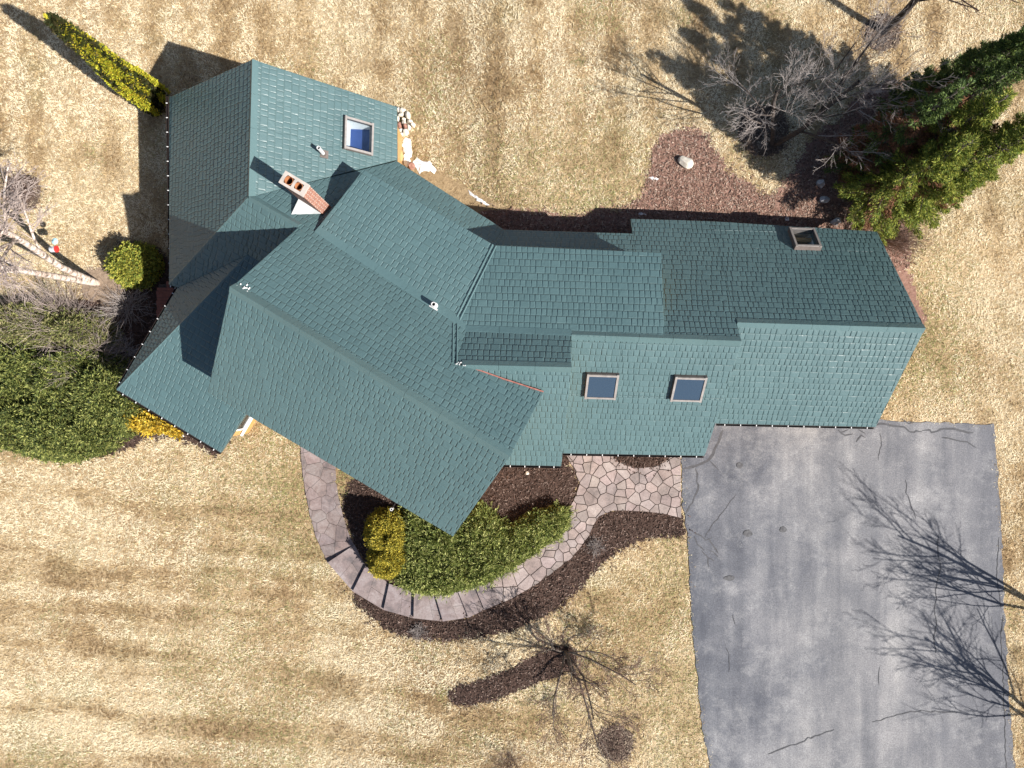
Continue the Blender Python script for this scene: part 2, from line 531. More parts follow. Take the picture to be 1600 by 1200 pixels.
EXPO = 0.285
def shingles(pl, pieces, holes=(), thick=0.16, seed=1, lip=0.023, gap=0.0075):
    """slab pieces of one roof plane covered by individual shingles; returns verts, faces, colours"""
    c, gx, gy = PL[pl]
    g = math.hypot(gx, gy)
    ux, uy = gx / g, gy / g            # upslope, in plan
    sx, sy = uy, -ux                   # along the courses
    rowh = EXPO / math.sqrt(1 + g * g)
    nrm = Vector((-gx, -gy, 1)).normalized()
    V = []; Fc = []; C = []
    r = random.Random(seed)
    pieces = [ccw(p) for p in pieces]
    for h in holes:                    # cut each hole's rectangle out of the piece it lies in
        hp = ccw(h)
        new = []
        for p in pieces:
            if len(clip_convex(p, hp)) < 3:
                new.append(p); continue
            rest = p
            for i in range(4):
                a = hp[i]; b = hp[(i + 1) % 4]
                ex, ey = b[0] - a[0], b[1] - a[1]
                big = 60.0; L = math.hypot(ex, ey); ex /= L; ey /= L
                outer = [(a[0] - ex * big, a[1] - ey * big), (a[0] - ex * big + ey * big, a[1] - ey * big - ex * big),
                         (a[0] + ex * big + ey * big, a[1] + ey * big - ex * big), (a[0] + ex * big, a[1] + ey * big)]
                inner = [(a[0] - ex * big, a[1] - ey * big), (a[0] + ex * big, a[1] + ey * big),
                         (a[0] + ex * big - ey * big, a[1] + ey * big + ex * big), (a[0] - ex * big - ey * big, a[1] - ey * big + ex * big)]
                o = clip_convex(rest, ccw(outer))
                if len(o) > 2: new.append(o)
                rest = clip_convex(rest, ccw(inner))
                if len(rest) < 3: break
        pieces = new
    def add(poly, offs, zbot, colr):
        n = len(poly); b = len(V)
        for (x, y), o in zip(poly, offs):
            z = c + gx * x + gy * y
            V.append((x + nrm.x * o, y + nrm.y * o, z + nrm.z * o)); C.append(colr)
        for (x, y), o in zip(poly, offs):
            z = c + gx * x + gy * y
            V.append((x, y, z - zbot)); C.append(colr)
        Fc.append(tuple(range(b, b + n)))
        for i in range(n):
            j = (i + 1) % n
            Fc.append((b + i, b + n + i, b + n + j, b + j))
        return b, n
    base_c = ROOF_C * 0.85
    for p in pieces:
        b, n = add(p, [0.0] * len(p), thick, base_c)
        Fc.append(tuple(range(b + 2 * n - 1, b + n - 1, -1)))
    allp = [q for p in pieces for q in p]
    ss = [x * sx + y * sy for x, y in allp]; qs = [x * ux + y * uy for x, y in allp]
    s0, s1, q0, q1 = min(ss), max(ss), min(qs), max(qs)
    boxes = []
    for p in pieces:
        a = [x * sx + y * sy for x, y in p]; bq = [x * ux + y * uy for x, y in p]
        boxes.append((min(a), max(a), min(bq), max(bq)))
    k = 0
    q = q0 - 0.02
    while q < q1:
        s = s0 - r.random() * 0.4
        while s < s1:
            w = r.choice((0.19, 0.20, 0.21, 0.205, 0.36, 0.195))
            tint = 1.0 + r.uniform(-0.045, 0.045)
            t1, t2, t3 = r.uniform(-0.006, 0.006), r.uniform(-0.006, 0.006), r.uniform(-0.004, 0.004)
            quad = [(a * sx + b2 * ux, a * sy + b2 * uy) for a, b2 in
                    ((s + gap, q + .007), (s + w - gap, q + .007), (s + w - gap, q + rowh), (s + gap, q + rowh))]
            quad = ccw(quad)
            for p, bx in zip(pieces, boxes):
                if s > bx[1] or s + w < bx[0] or q > bx[3] or q + rowh < bx[2]: continue
                poly = clip_convex(quad, p)
                if len(poly) < 3: continue
                offs = []
                for x, y in poly:
                    tt = (x * ux + y * uy - q) / rowh; ts = (x * sx + y * sy - s) / w
                    offs.append(max(0.003, lip * (1 - tt) + 0.008 * tt + t1 * (ts - .5) + t2 * (1 - tt) * (ts - .5) + t3))
                # embossed: a low rim and a raised, slightly twisted face
                cx_ = sum(a[0] for a in poly) / len(poly); cy_ = sum(a[1] for a in poly) / len(poly)
                n_ = len(poly); b_ = len(V); cc_ = ROOF_C * tint
                inn = []
                for x, y in poly:
                    dd_ = math.hypot(x - cx_, y - cy_) + 1e-9
                    k_ = max(.35, 1 - .042 / dd_); inn.append((cx_ + (x - cx_) * k_, cy_ + (y - cy_) * k_))
                for (x, y), o in zip(poly, offs):
                    z = c + gx * x + gy * y; o2 = o * .55
                    V.append((x + nrm.x * o2, y + nrm.y * o2, z + nrm.z * o2)); C.append(cc_)
                for (x, y), o in zip(poly, offs):
                    V.append((x, y, c + gx * x + gy * y)); C.append(cc_)
                for (x, y), o in zip(inn, offs):
                    z = c + gx * x + gy * y; o2 = o + .004
                    V.append((x + nrm.x * o2, y + nrm.y * o2, z + nrm.z * o2)); C.append(cc_)
                Fc.append(tuple(range(b_ + 2 * n_, b_ + 3 * n_)))
                for i_ in range(n_):
                    j_ = (i_ + 1) % n_
                    Fc.append((b_ + i_, b_ + n_ + i_, b_ + n_ + j_, b_ + j_))
                    Fc.append((b_ + i_, b_ + j_, b_ + 2 * n_ + j_, b_ + 2 * n_ + i_))
            s += w
        q += rowh
    return V, Fc, C

house = empty('house', (0, 0, 0.0), 'sprawling house under teal green metal shingle roofs', 'house')

def roof_section(surfs, label=None, seed=1):
    """surfs: list of (plane, pieces, holes); one mesh"""
    V = []; Fc = []; C = []
    for i, s in enumerate(surfs):
        v, f, c = shingles(s[0], s[1], s[2] if len(s) > 2 else (), seed=seed * 17 + i)
        n = len(V)
        V += v; Fc += [tuple(k + n for k in q) for q in f]; C += c
    o = build('roof', V, Fc, M['roof'], house, cols=np.array(C))
    if label: o['label'] = label
    return o

def cap(roof, p, q, pa, pb, wa=0.17, wb=0.17, lift=0.05, name='ridge_cap', tint=1.1):
    """folded ridge strip from p to q (plan points) lying on planes pa and pb"""
    p = np.array(p); q = np.array(q)
    d = (q - p) / np.linalg.norm(q - p)
    side = np.array((-d[1], d[0]))
    def off(pl, sgn):
        g = np.array(PL[pl][1:]); return side * sgn
    # which side does pa fall on
    ga = np.array(PL[pa][1:])
    sa = -1 if np.dot(ga, side) > 0 else 1
    if pa == pb: sa = 1
    V = []; Fc = []
    L = np.linalg.norm(q - p); ns = max(1, int(L / 1.2))
    for i in range(ns):
        a0 = p + d * (L * i / ns + (0.004 if i else 0)); a1 = p + d * (L * (i + 1) / ns - 0.004)
        sect = []
        for e in (a0, a1):
            A = e + side * sa * wa; B = e - side * sa * wb
            zt = max(hz(pa, *e), hz(pb, *e)) + lift
            sect.append([(A[0], A[1], hz(pa, *A) - 0.02), (A[0], A[1], hz(pa, *A) + lift * 0.8), (e[0], e[1], zt + 0.01),
                         (B[0], B[1], hz(pb, *B) + lift * 0.8), (B[0], B[1], hz(pb, *B) - 0.02)])
        b = len(V)
        V += sect[0] + sect[1]
        for k in range(4):
            Fc.append((b + k, b + k + 1, b + 5 + k + 1, b + 5 + k))
        Fc.append((b, b + 1, b + 2, b + 3, b + 4)); Fc.append((b + 5, b + 9, b + 8, b + 7, b + 6)[::1])
    cc = np.tile(ROOF_C * tint, (len(V), 1))
    return build(name, V, Fc, M['roof'], roof, cols=cc)

# main wing (diagonal): ridge, low valley side, tall lower side
T = pp('main_sw', 360, 448); R = pp('main_sw', 797, 713)
E = pp('main_sw', 325, 612); Fp = pp('main_sw', 708, 838)
Vt = isect('main_ne', 'garage_n', 7.72); Vb = isect('main_ne', 'garage_n', 3.0)
Rn = pp('main_ne', 850, 612)
Bl = pp('main_ne', 469, 353)
Qr = pp('main_ne', 620, 252)
Ar = isect('left_w', 'left_e', 6.65) if False else pp('left_e', 390, 308)
roof_main = roof_section([
    ('main_sw', [[T, E, Fp, R]]),
    ('main_ne', [[T, R, Vt, Bl], [R, Rn, Vt], [Bl, Vt, Vb, Qr], [Ar, Bl, Qr]]),
], 'diagonal main roof with long ridge', 1)
cap(roof_main, T, R, 'main_ne', 'main_sw')
# dormer roof on the main wing
Gl = pp('dorm_main', 492, 362); Gtl = pp('dorm_main', 568, 265)
GMt = isect('dorm_main', 'dorm_right', 5.5); GMb = isect('dorm_main', 'dorm_right', 6.62)
Gr = pp('dorm_main', 727, 514)
roof_gd = roof_section([('dorm_main', [[Gl, GMb, GMt, Gtl]])], 'low sloped dormer roof on the diagonal wing', 2)
cap(roof_gd, Gl, Gr, 'dorm_main', 'main_ne', 0.26, 0.03, 0.035)
# right wing
eR = pp('garage_n', 1370, 362); eM = pp('garage_n', 985, 342)
r5l = pp('garage_n', 1157, 505); r5r = pp('garage_n', 1445, 513)
r4l = pp('garage_n', 893, 523); r4r = pp('garage_n', 1158, 533)
r3r = pp('garage_n', 893, 573)
eN = pp('garage_n', 985, 366)
SKN = ccw([pp('garage_n', 1231, 365), pp('garage_n', 1271, 367), pp('garage_n', 1280, 396), pp('garage_n', 1239, 396)])
def wpt(a, b): return tuple(WU * a + WN * b)
xa = lambda p: float(np.dot(WU, p)); xb = lambda p: float(np.dot(WN, p))
x3 = xa(r3r); x4 = xa(r4r); xe = xa(eM)
b3 = xb(r3r); b4 = xb(r4r); b5 = xb(r5r); bN = xb(Vb); bE = xb(eM)
rectN = [wpt(13.0, 4.35), wpt(14.15, 4.35), wpt(14.15, 5.35), wpt(13.0, 5.35)]
# skylight rectangle on the garage slope, square to its courses
sk_c = np.mean(np.array([pp('garage_n', 1231, 363), pp('garage_n', 1271, 365), pp('garage_n', 1281, 390), pp('garage_n', 1240, 390)]), axis=0)
def rect(cxy, axis_a, axis_b, ha, hb):
    c_ = np.array(cxy)
    return [tuple(c_ - axis_a * ha - axis_b * hb), tuple(c_ + axis_a * ha - axis_b * hb),
            tuple(c_ + axis_a * ha + axis_b * hb), tuple(c_ - axis_a * ha + axis_b * hb)]
skN = rect(sk_c, WU, WN, 0.46, 0.40)
roof_right = roof_section([
    ('garage_n', [[Vt, wpt(x3, b3), wpt(x3, bN), Vb],
                  [wpt(x3, b4), wpt(xe, b4), wpt(xe, bN), wpt(x3, bN)],
                  [wpt(xe, b4), wpt(x4, b4), wpt(x4, bE), wpt(xe, bE)],
                  [wpt(x4, b5), r5r, eR, wpt(x4, bE)]], [skN]),
    ('garage_s', [[pp('garage_s', 1150, 505), r5r, pp('garage_s', 1368, 667), pp('garage_s', 1100, 661)]]),
], 'dark north slope and bright south slope of the garage roof', 3)
cap(roof_right, wpt(x4 + .02, b5), r5r, 'garage_n', 'garage_s')
sk1 = rect(np.mean([pp('mid_s', *q) for q in ((917, 582), (966, 582), (961, 618), (914, 618))], axis=0), WU, WN, 0.53, 0.40)
sk2 = rect(np.mean([pp('mid_s', *q) for q in ((1054, 586), (1103, 587), (1095, 622), (1047, 621))], axis=0), WU, WN, 0.53, 0.40)
m_l = pp('mid_s', 893, 523); m_r = pp('mid_s', 1160, 533)
roof_mid = roof_section([('mid_s', [[m_l, m_r, pp('mid_s', 1101, 712), pp('mid_s', 878, 708)]], [sk1, sk2])],
                        'bright roof slope carrying two skylights', 4)
cap(roof_mid, m_l, wpt(x4, b4), 'garage_n', 'mid_s')
e_l = pp('entry_s', 716, 570); e_r = pp('entry_s', 893, 574)
roof_entry = roof_section([('entry_s', [[e_l, e_r, pp('entry_s', 877, 728), pp('entry_s', 780, 726)]])], 'entry roof slope beside the diagonal wing', 5)
cap(roof_entry, pp('entry_s', 722, 570), e_r, 'garage_n', 'entry_s')
Mr = pp('dorm_right', 1033, 395); Mrb = pp('dorm_right', 1038, 524)
Ml = pp('dorm_right', 724, 515)
roof_md = roof_section([('dorm_right', [[GMb, Mrb, Mr, GMt]])], 'low sloped dormer roof with large shingles', 6)
cap(roof_md, pp('dorm_right', 724, 517), pp('dorm_right', 893, 524), 'dorm_right', 'garage_n', 0.22, 0.03, 0.03)
# metal valley between the two dormer roofs, running on to the wings' valley
def valley(roof, p, q, pa, pb):
    p = np.array(p); q = np.array(q); d = (q - p) / np.linalg.norm(q - p); s = np.array((-d[1], d[0]))
    mb = MB()
    for o in (-0.07, 0.07):
        pts = []
        for e in (p, q):
            x, y = e + s * o
            pts.append((x, y, max(hz(pa, x, y), hz(pb, x, y)) + 0.03))
        mb.tube(pts, 0.035, 5)
    return build('valley_flashing', mb.v, mb.f, M['roof'], roof, cols=np.tile(ROOF_C * 1.15, (len(mb.v), 1)))
valley(roof_md, GMt, GMb, 'dorm_main', 'dorm_right')
valley(roof_md, GMb, Vt, 'main_ne', 'garage_n')
# rusty flashing where the diagonal wing meets the entry roof
mb = MB()
fl = [pp('main_ne', 735, 573.5), pp('main_ne', 790, 593), pp('main_ne', 849, 612)]
mb.tube([(x, y, hz('main_ne', x, y) + 0.03) for x, y in fl], 0.032, 5)
mb.build('rusty_flashing', M['rust'], roof_main)
for _ in range(7):
    t = random.random() * .6
    x, y = np.array(pp('main_ne', 716, 568)) + np.array((t * 0.55, -t * .2)) + np.array((random.uniform(-.08, .08), random.uniform(-.06, .06)))
    mb = MB()
    mb.box((x, y, max(hz('main_ne', x, y), hz('garage_n', x, y), hz('entry_s', x, y) if y < .5 else 0) + 0.05), (random.uniform(.015, .04), .01, .01), (-.005, random.uniform(.012, .03), 0), (0, 0, .012))
    mb.build('sealant_fleck', M['white'], roof_main)
# left wing
A1 = pp('left_w', 265, 152); A2 = pp('left_e', 395, 93); A3 = pp('left_e', 620, 167)
A4 = pp('left_w', 261, 438)
skA = rect(np.mean([pp('left_e', *q) for q in ((538, 186), (579, 198), (577, 240), (537, 231))], axis=0), WU, WN, 0.43, 0.56)
A2 = tuple(WU * -9.595 + WN * xb(A2))
Ar2 = isect('left_e', 'main_ne', 6.62)
Are = isect('left_e', 'main_ne', hz('left_e', *Qr))
Aw = isect('left_w', 'link_sw', 6.62)
Awe = isect('left_w', 'link_sw', 2.78)
roof_left = roof_section([
    ('left_w', [[A1, A2, Aw, Awe]]),
    ('left_e', [[A2, A3, Are, Ar2]], [skA]),
], 'gabled roof of the left wing', 7)
cap(roof_left, A2, Ar2, 'left_w', 'left_e', 0.08, 0.17, 0.035)
# link roof (south-west slope) and the low porch roof
Kc = isect('link_sw', 'porch_nw', 2.84)
Hh = isect('link_sw', 'porch_nw', 5.12)
He = tuple(U * -8.9 + N_ * float(np.dot(N_, Hh)))
Be = tuple(U * -8.9 + N_ * 0.886)
roof_link = roof_section([('link_sw', [[Awe, Kc, Hh, Aw], [Hh, He, Be, Aw]])], 'small link roof between the left wing and the main gable', 8)
cap(roof_link, Ar2, Bl, 'main_ne', 'link_sw', 0.12, 0.12, 0.03)
cap(roof_link, Aw, Awe, 'left_w', 'link_sw', 0.07, 0.07, 0.02)
W0 = isect('porch_nw', 'porch_sw', 2.85)

pn_top = tuple(U * -9.3 + N_ * 1.2)
roof_porch = roof_section([
    ('porch_nw', [[W0, Hh, Kc]]),
    ('porch_sw', [[W0, pp('porch_sw', 345, 707), pp('porch_sw', 390, 638), tuple(U * -8.6 + N_ * -2.7), He, Hh]]),
], 'low hipped roof below the main gable', 9)
cap(roof_porch, W0, Hh, 'porch_nw', 'porch_sw', 0.06, 0.06, 0.02)
# weathered sealant on the main gable peak
for _ in range(12):
    x, y = np.array(T) + U * random.uniform(0.05, .5) + N_ * random.uniform(-.05, .35)
    a = random.uniform(0, 3.1); l = random.uniform(.015, .045)
    mb = MB()
    mb.box((x, y, hz('main_ne', x, y) + 0.05 if np.dot(N_, (x, y)) > -2.03 else hz('main_sw', x, y) + .05),
           (math.cos(a) * l, math.sin(a) * l, 0), (-math.sin(a) * .015, math.cos(a) * .015, 0), (0, 0, .012))
    mb.build('sealant_fleck', M['white'], roof_main)

# ------------------------------------------------------------------ walls below the roofs
def wall(points, tops, zb=-0.6, t=0.15, mat='siding', name='wall', seg=1):
    mb = MB()
    for i in range(len(points) - 1):
        a = np.array(points[i]); b = np.array(points[i + 1])
        d = (b - a) / np.linalg.norm(b - a); s = np.array((-d[1], d[0])) * t / 2
        za, zc = tops[i], tops[i + 1]
        top = [(a[0] + s[0], a[1] + s[1], za), (b[0] + s[0], b[1] + s[1], zc), (b[0] - s[0], b[1] - s[1], zc), (a[0] - s[0], a[1] - s[1], za)]
        bot = [(p[0], p[1], zb) for p in top]
        mb.prism(top, bot)
    return mb.build(name, M[mat], house)

def mx(*n): return lambda p: min(hz(k, *p) for k in n) - 0.2
def wallp(pts, planes, name='wall', **k):
    f = mx(*planes); return wall(pts, [f(p) for p in pts], name=name, **k)
un = lambda a, b: tuple(U * a + N_ * b)
wallp([un(-9.05, -5.55), un(0.55, -5.55)], ('main_sw',))
wallp([un(-9.05, -5.55), un(-9.05, -2.03), un(-9.05, 0.85)], ('main_sw', 'main_ne'))
wallp([un(0.55, -5.55), un(0.55, -2.03), un(0.55, -0.3)], ('main_sw', 'main_ne'))
wallp([un(-13.45, -8.1), un(-9.25, -8.1)], ('porch_sw',))
wallp([un(-13.45, -8.1), un(-13.45, -3.9)], ('porch_nw',))
end_wall = wallp([un(-9.25, -8.1), un(-9.25, -5.5)], ('porch_sw',))
wallp([wpt(-13.75, 11.3), wpt(-13.75, 4.3)], ('left_w',))
wallp([wpt(-13.75, 10.95), wpt(-9.595, 10.95), wpt(-5.35, 10.95)], ('left_w', 'left_e'))
wallp([wpt(-5.35, 10.95), wpt(-5.35, 8.6)], ('left_e',))
wallp([un(-9.2, 5.0), un(-3.6, 5.0)], ('main_ne',))
wallp([wpt(-1.0, 5.75), wpt(5.2, 5.75)], ('garage_n',))
wallp([wpt(5.2, 6.3), wpt(14.6, 6.3)], ('garage_n',))
wallp([wpt(14.55, 6.3), wpt(14.55, 2.467), wpt(14.55, -1.2)], ('garage_n', 'garage_s'))
wallp([wpt(7.7, -1.2), wpt(14.55, -1.2)], ('garage_s',))
wallp([wpt(7.6, -2.4), wpt(7.6, 1.8)], ('mid_s',))
wallp([wpt(1.75, -2.4), wpt(7.6, -2.4)], ('mid_s',))
wallp([wpt(1.7, -2.75), wpt(1.7, 0.65)], ('entry_s',))
wallp([wpt(-0.6, -2.75), wpt(1.7, -2.75)], ('entry_s',))
# dormer walls
gl = np.array(Gtl) - N_ * 0.25 + U * 0.15; gr = np.array(GMt) - N_ * 0.25
wall([tuple(gl), tuple(gr)], [hz('dorm_main', *gl) - .17, hz('dorm_main', *gr) - .17], zb=3.0, name='dormer_wall')
g0 = np.array(Gl) + U * 0.15 + N_ * .2
wall([tuple(g0), tuple(gl)], [hz('dorm_main', *g0) - .17, hz('dorm_main', *gl) - .17], zb=4.0, name='dormer_wall')
ml = np.array(GMt) - WN * 0.25; mr = np.array(Mr) - WN * 0.25 - WU * 0.12
wall([tuple(ml), tuple(mr)], [hz('dorm_right', *ml) - .17, hz('dorm_right', *mr) - .17], zb=3.0, name='dormer_wall')
m0 = np.array(Mrb) - WU * 0.12 + WN * .3
wall([tuple(m0), tuple(mr)], [hz('dorm_right', *m0) - .17, hz('dorm_right', *mr) - .17], zb=3.6, name='dormer_wall')

# corner window in the porch's end wall
def window(cu, cn0, cn1, z0, z1):
    """white window on the wall that faces along U at distance cu"""
    U3 = Vector((U[0], U[1], 0)); N3 = Vector((N_[0], N_[1], 0))
    mid = Vector((*un(cu, (cn0 + cn1) / 2), (z0 + z1) / 2)); hw = (cn1 - cn0) / 2; hh = (z1 - z0) / 2
    mb = MB()
    b = .045
    mb.box(mid + Vector((0, 0, hh)), U3 * .05, N3 * (hw + b), Vector((0, 0, b)))
    mb.box(mid - Vector((0, 0, hh)), U3 * .06, N3 * (hw + b), Vector((0, 0, b)))
    for s in (-1, 1):
        mb.box(mid + N3 * s * hw, U3 * .05, N3 * b, Vector((0, 0, hh - b)))
    mb.box(mid, U3 * .045, N3 * .04, Vector((0, 0, hh - b)))
    w = mb.build('window', M['white'], house)
    g = MB(); g.box(mid, U3 * .015, N3 * (hw - b), Vector((0, 0, hh - b)))
    g.build('pane', M['glass_win'], w)
window(-9.14, -7.75, -5.9, 0.75, 2.0)
mb = MB()
mb.box((*un(-9.08, -6.8), 0.6), Vector((U[0], U[1], 0)) * .045, Vector((N_[0], N_[1], 0)) * 1.3, (0, 0, .05))
mb.build('wall_trim', M['white'], house)

# ------------------------------------------------------------------ gutters with their hangers
hanger_me = None
def gutter(p, q, pl, off=0.0):
    global hanger_me
    p = np.array(p); q = np.array(q); L = np.linalg.norm(q - p); d = (q - p) / L
    g = np.array(PL[pl][1:]); dn = -g / np.linalg.norm(g)       # outwards
    z = (hz(pl, *p) + hz(pl, *q)) / 2 - 0.02
    w, h, t = 0.085, 0.10, 0.008
    o0 = dn * 0.012
    mb = MB()
    prof = [(0, 0), (0, -h), (w, -h), (w, 0), (w - t, 0), (w - t, -h + t), (t, -h + t), (t, 0)]
    A = [(*(p + o0 + dn * a), z + b) for a, b in prof]; B = [(*(q + o0 + dn * a), z + b) for a, b in prof]
    n = len(prof); f = [tuple(range(n)), tuple(range(2 * n - 1, n - 1, -1))]
    f += [(i, n + i, n + (i + 1) % n, (i + 1) % n) for i in range(n)]
    mb.add(A + B, f)
    gt = mb.build('gutter', M['gutter'], house)
    if hanger_me is None:
        hm = MB()
        hm.box((0, 0, 0), (0.014, 0, 0), (0, 0.034, 0), (0, 0, 0.010))
        hm.box((0, 0.03, -0.025), (0.012, 0, 0), (0, 0.006, 0), (0, 0, 0.02))
        hanger_me = bpy.data.meshes.new('gutter_hanger')
        hanger_me.from_pydata([tuple(v) for v in hm.v], [], hm.f); hanger_me.materials.append(M['hanger'])
    k = max(2, round(L / 0.62))
    for i in range(k):
        c_ = p + d * (L * (i + 0.5) / k) + o0 + dn * w / 2
        ho = link('hanger', hanger_me, gt, (c_[0], c_[1], z + 0.012))
        ho.rotation_euler = (0, 0, math.atan2(dn[1], dn[0]) - math.pi / 2)
    return gt
gutter(A1, Awe, 'left_w')
gutter(Awe, Kc, 'link_sw')
gutter(Kc, W0, 'porch_nw')
gutter(W0, pp('porch_sw', 345, 707), 'porch_sw')
gutter(pp('entry_s', 786, 726), pp('entry_s', 877, 728), 'entry_s')
gutter(pp('mid_s', 880, 708), pp('mid_s', 1101, 712), 'mid_s')
gutter(pp('garage_s', 1120, 661.5), pp('garage_s', 1368, 667), 'garage_s')

# ------------------------------------------------------------------ skylights
def skylight(pl, rc, room, glass, label, rise=0.16, depth=1.0, axis=None):
    c, gx, gy = PL[pl]
    n = Vector((-gx, -gy, 1)).normalized()
    P3 = [Vector((x, y, hz(pl, x, y))) for x, y in rc]
    ea = (P3[1] - P3[0]).normalized(); eb = (P3[3] - P3[0]).normalized()
    cen = sum(P3, Vector()) / 4
    ha = (P3[1] - P3[0]).length / 2; hb = (P3[3] - P3[0]).length / 2
    root = MB()
    b = 0.035
    for s in (-1, 1):
        root.box(cen + ea * s * (ha + b) + n * (rise / 2 - .02), ea * b, eb * (hb + 2 * b), n * (rise / 2 + .02))
        root.box(cen + eb * s * (hb + b) + n * (rise / 2 - .02), ea * ha, eb * b, n * (rise / 2 + .02))
    sk = root.build('skylight', M['frame_dark'], house); sk['label'] = label
    fr = MB()
    for s in (-1, 1):
        fr.box(cen + ea * s * (ha + b * .6) + n * (rise + .02), ea * .04, eb * (hb + .085), n * .018)
        fr.box(cen + eb * s * (hb + b * .6) + n * (rise + .02), ea * (ha - .02), eb * .04, n * .018)
    fr.build('frame', M['bronze'], sk)
    gl_ = MB(); gl_.box(cen + n * (rise + .006), ea * (ha + .01), eb * (hb + .01), n * .004)
    gl_.build('glass', M[glass], sk)
    # the shaft of the skylight goes straight down into the room
    wl = MB()
    q = [cen + ea * sa * ha + eb * sb * hb + n * -.02 for sa, sb in ((-1, -1), (1, -1), (1, 1), (-1, 1))]
    lo = [Vector((p.x, p.y, cen.z - depth)) for p in q]
    V = [tuple(p) for p in q + lo]
    wl.add(V, [(0, 1, 5, 4), (1, 2, 6, 5), (2, 3, 7, 6), (3, 0, 4, 7)])
    wl.build('shaft', M['well'], sk)
    fl_ = MB(); fl_.add([tuple(p + Vector((0, 0, .003))) for p in lo], [(0, 1, 2, 3)])
    fl_.build('shaft_floor', M[room], sk)  # tinted sheet; the grey one has reflection blotches painted in
    return sk
skylight('left_e', skA, 'floor_blue', 'glass_clear', 'skylight on the left wing with blue glass', depth=0.75)
skylight('mid_s', sk1, 'reflect_grey', 'glass_blue', 'skylight with dark reflection blotches painted in', depth=1.4)
skylight('mid_s', sk2, 'reflect_grey', 'glass_blue', 'skylight with pale grey glass', depth=1.4)
skylight('garage_n', skN, 'dark', 'glass_clear', 'tall framed skylight on the dark garage slope', rise=0.2, depth=1.0)

# ------------------------------------------------------------------ vents and chimney
def vent(pl, u, v, r, h, tilt=(0, 0), label='white vent pipe', fmat='pvc'):
    x, y = pp(pl, u, v); z = hz(pl, x, y)
    n = Vector((-PL[pl][1], -PL[pl][2], 1)).normalized()
    g = Vector((PL[pl][1], PL[pl][2], PL[pl][1] ** 2 + PL[pl][2] ** 2)).normalized(); s = n.cross(g)
    mb = MB()
    N = 12
    top = Vector((x + tilt[0], y + tilt[1], z + h))
    mb.tube([(x, y, z - .05), top], r, N, cap=False)
    mb.tube([(x, y, z - .05), top], r * .72, N, cap=False)
    k = len(mb.v)
    for i in range(N):
        j = (i + 1) % N
        mb.f.append((N + i, N + j, 3 * N + j, 3 * N + i))
    vp = mb.build('vent_pipe', M['pvc'], house, smooth=False); vp['label'] = label
    fl_ = MB(); fl_.box(Vector((x, y, z)) + n * .03, s * r * 2.0, g * r * 2.2, n * .012)
    fl_.tube([(x, y, z), (x, y, z + .12)], r * 1.3, N)
    fl_.build('flashing', M[fmat], vp)
    pl_ = MB(); pl_.tube([(x + tilt[0] * .6, y + tilt[1] * .6, z + h * .6), (x + tilt[0] * .65, y + tilt[1] * .65, z + h * .65)], r * .70, N)
    pl_.build('bore', M['dark'], vp)
vent('main_ne', 680, 478, 0.085, 0.55, label='white vent pipe on a square white flashing')
vent('left_e', 506, 241, 0.075, 0.75, label='white vent pipe on the left wing', fmat='frame_dark')

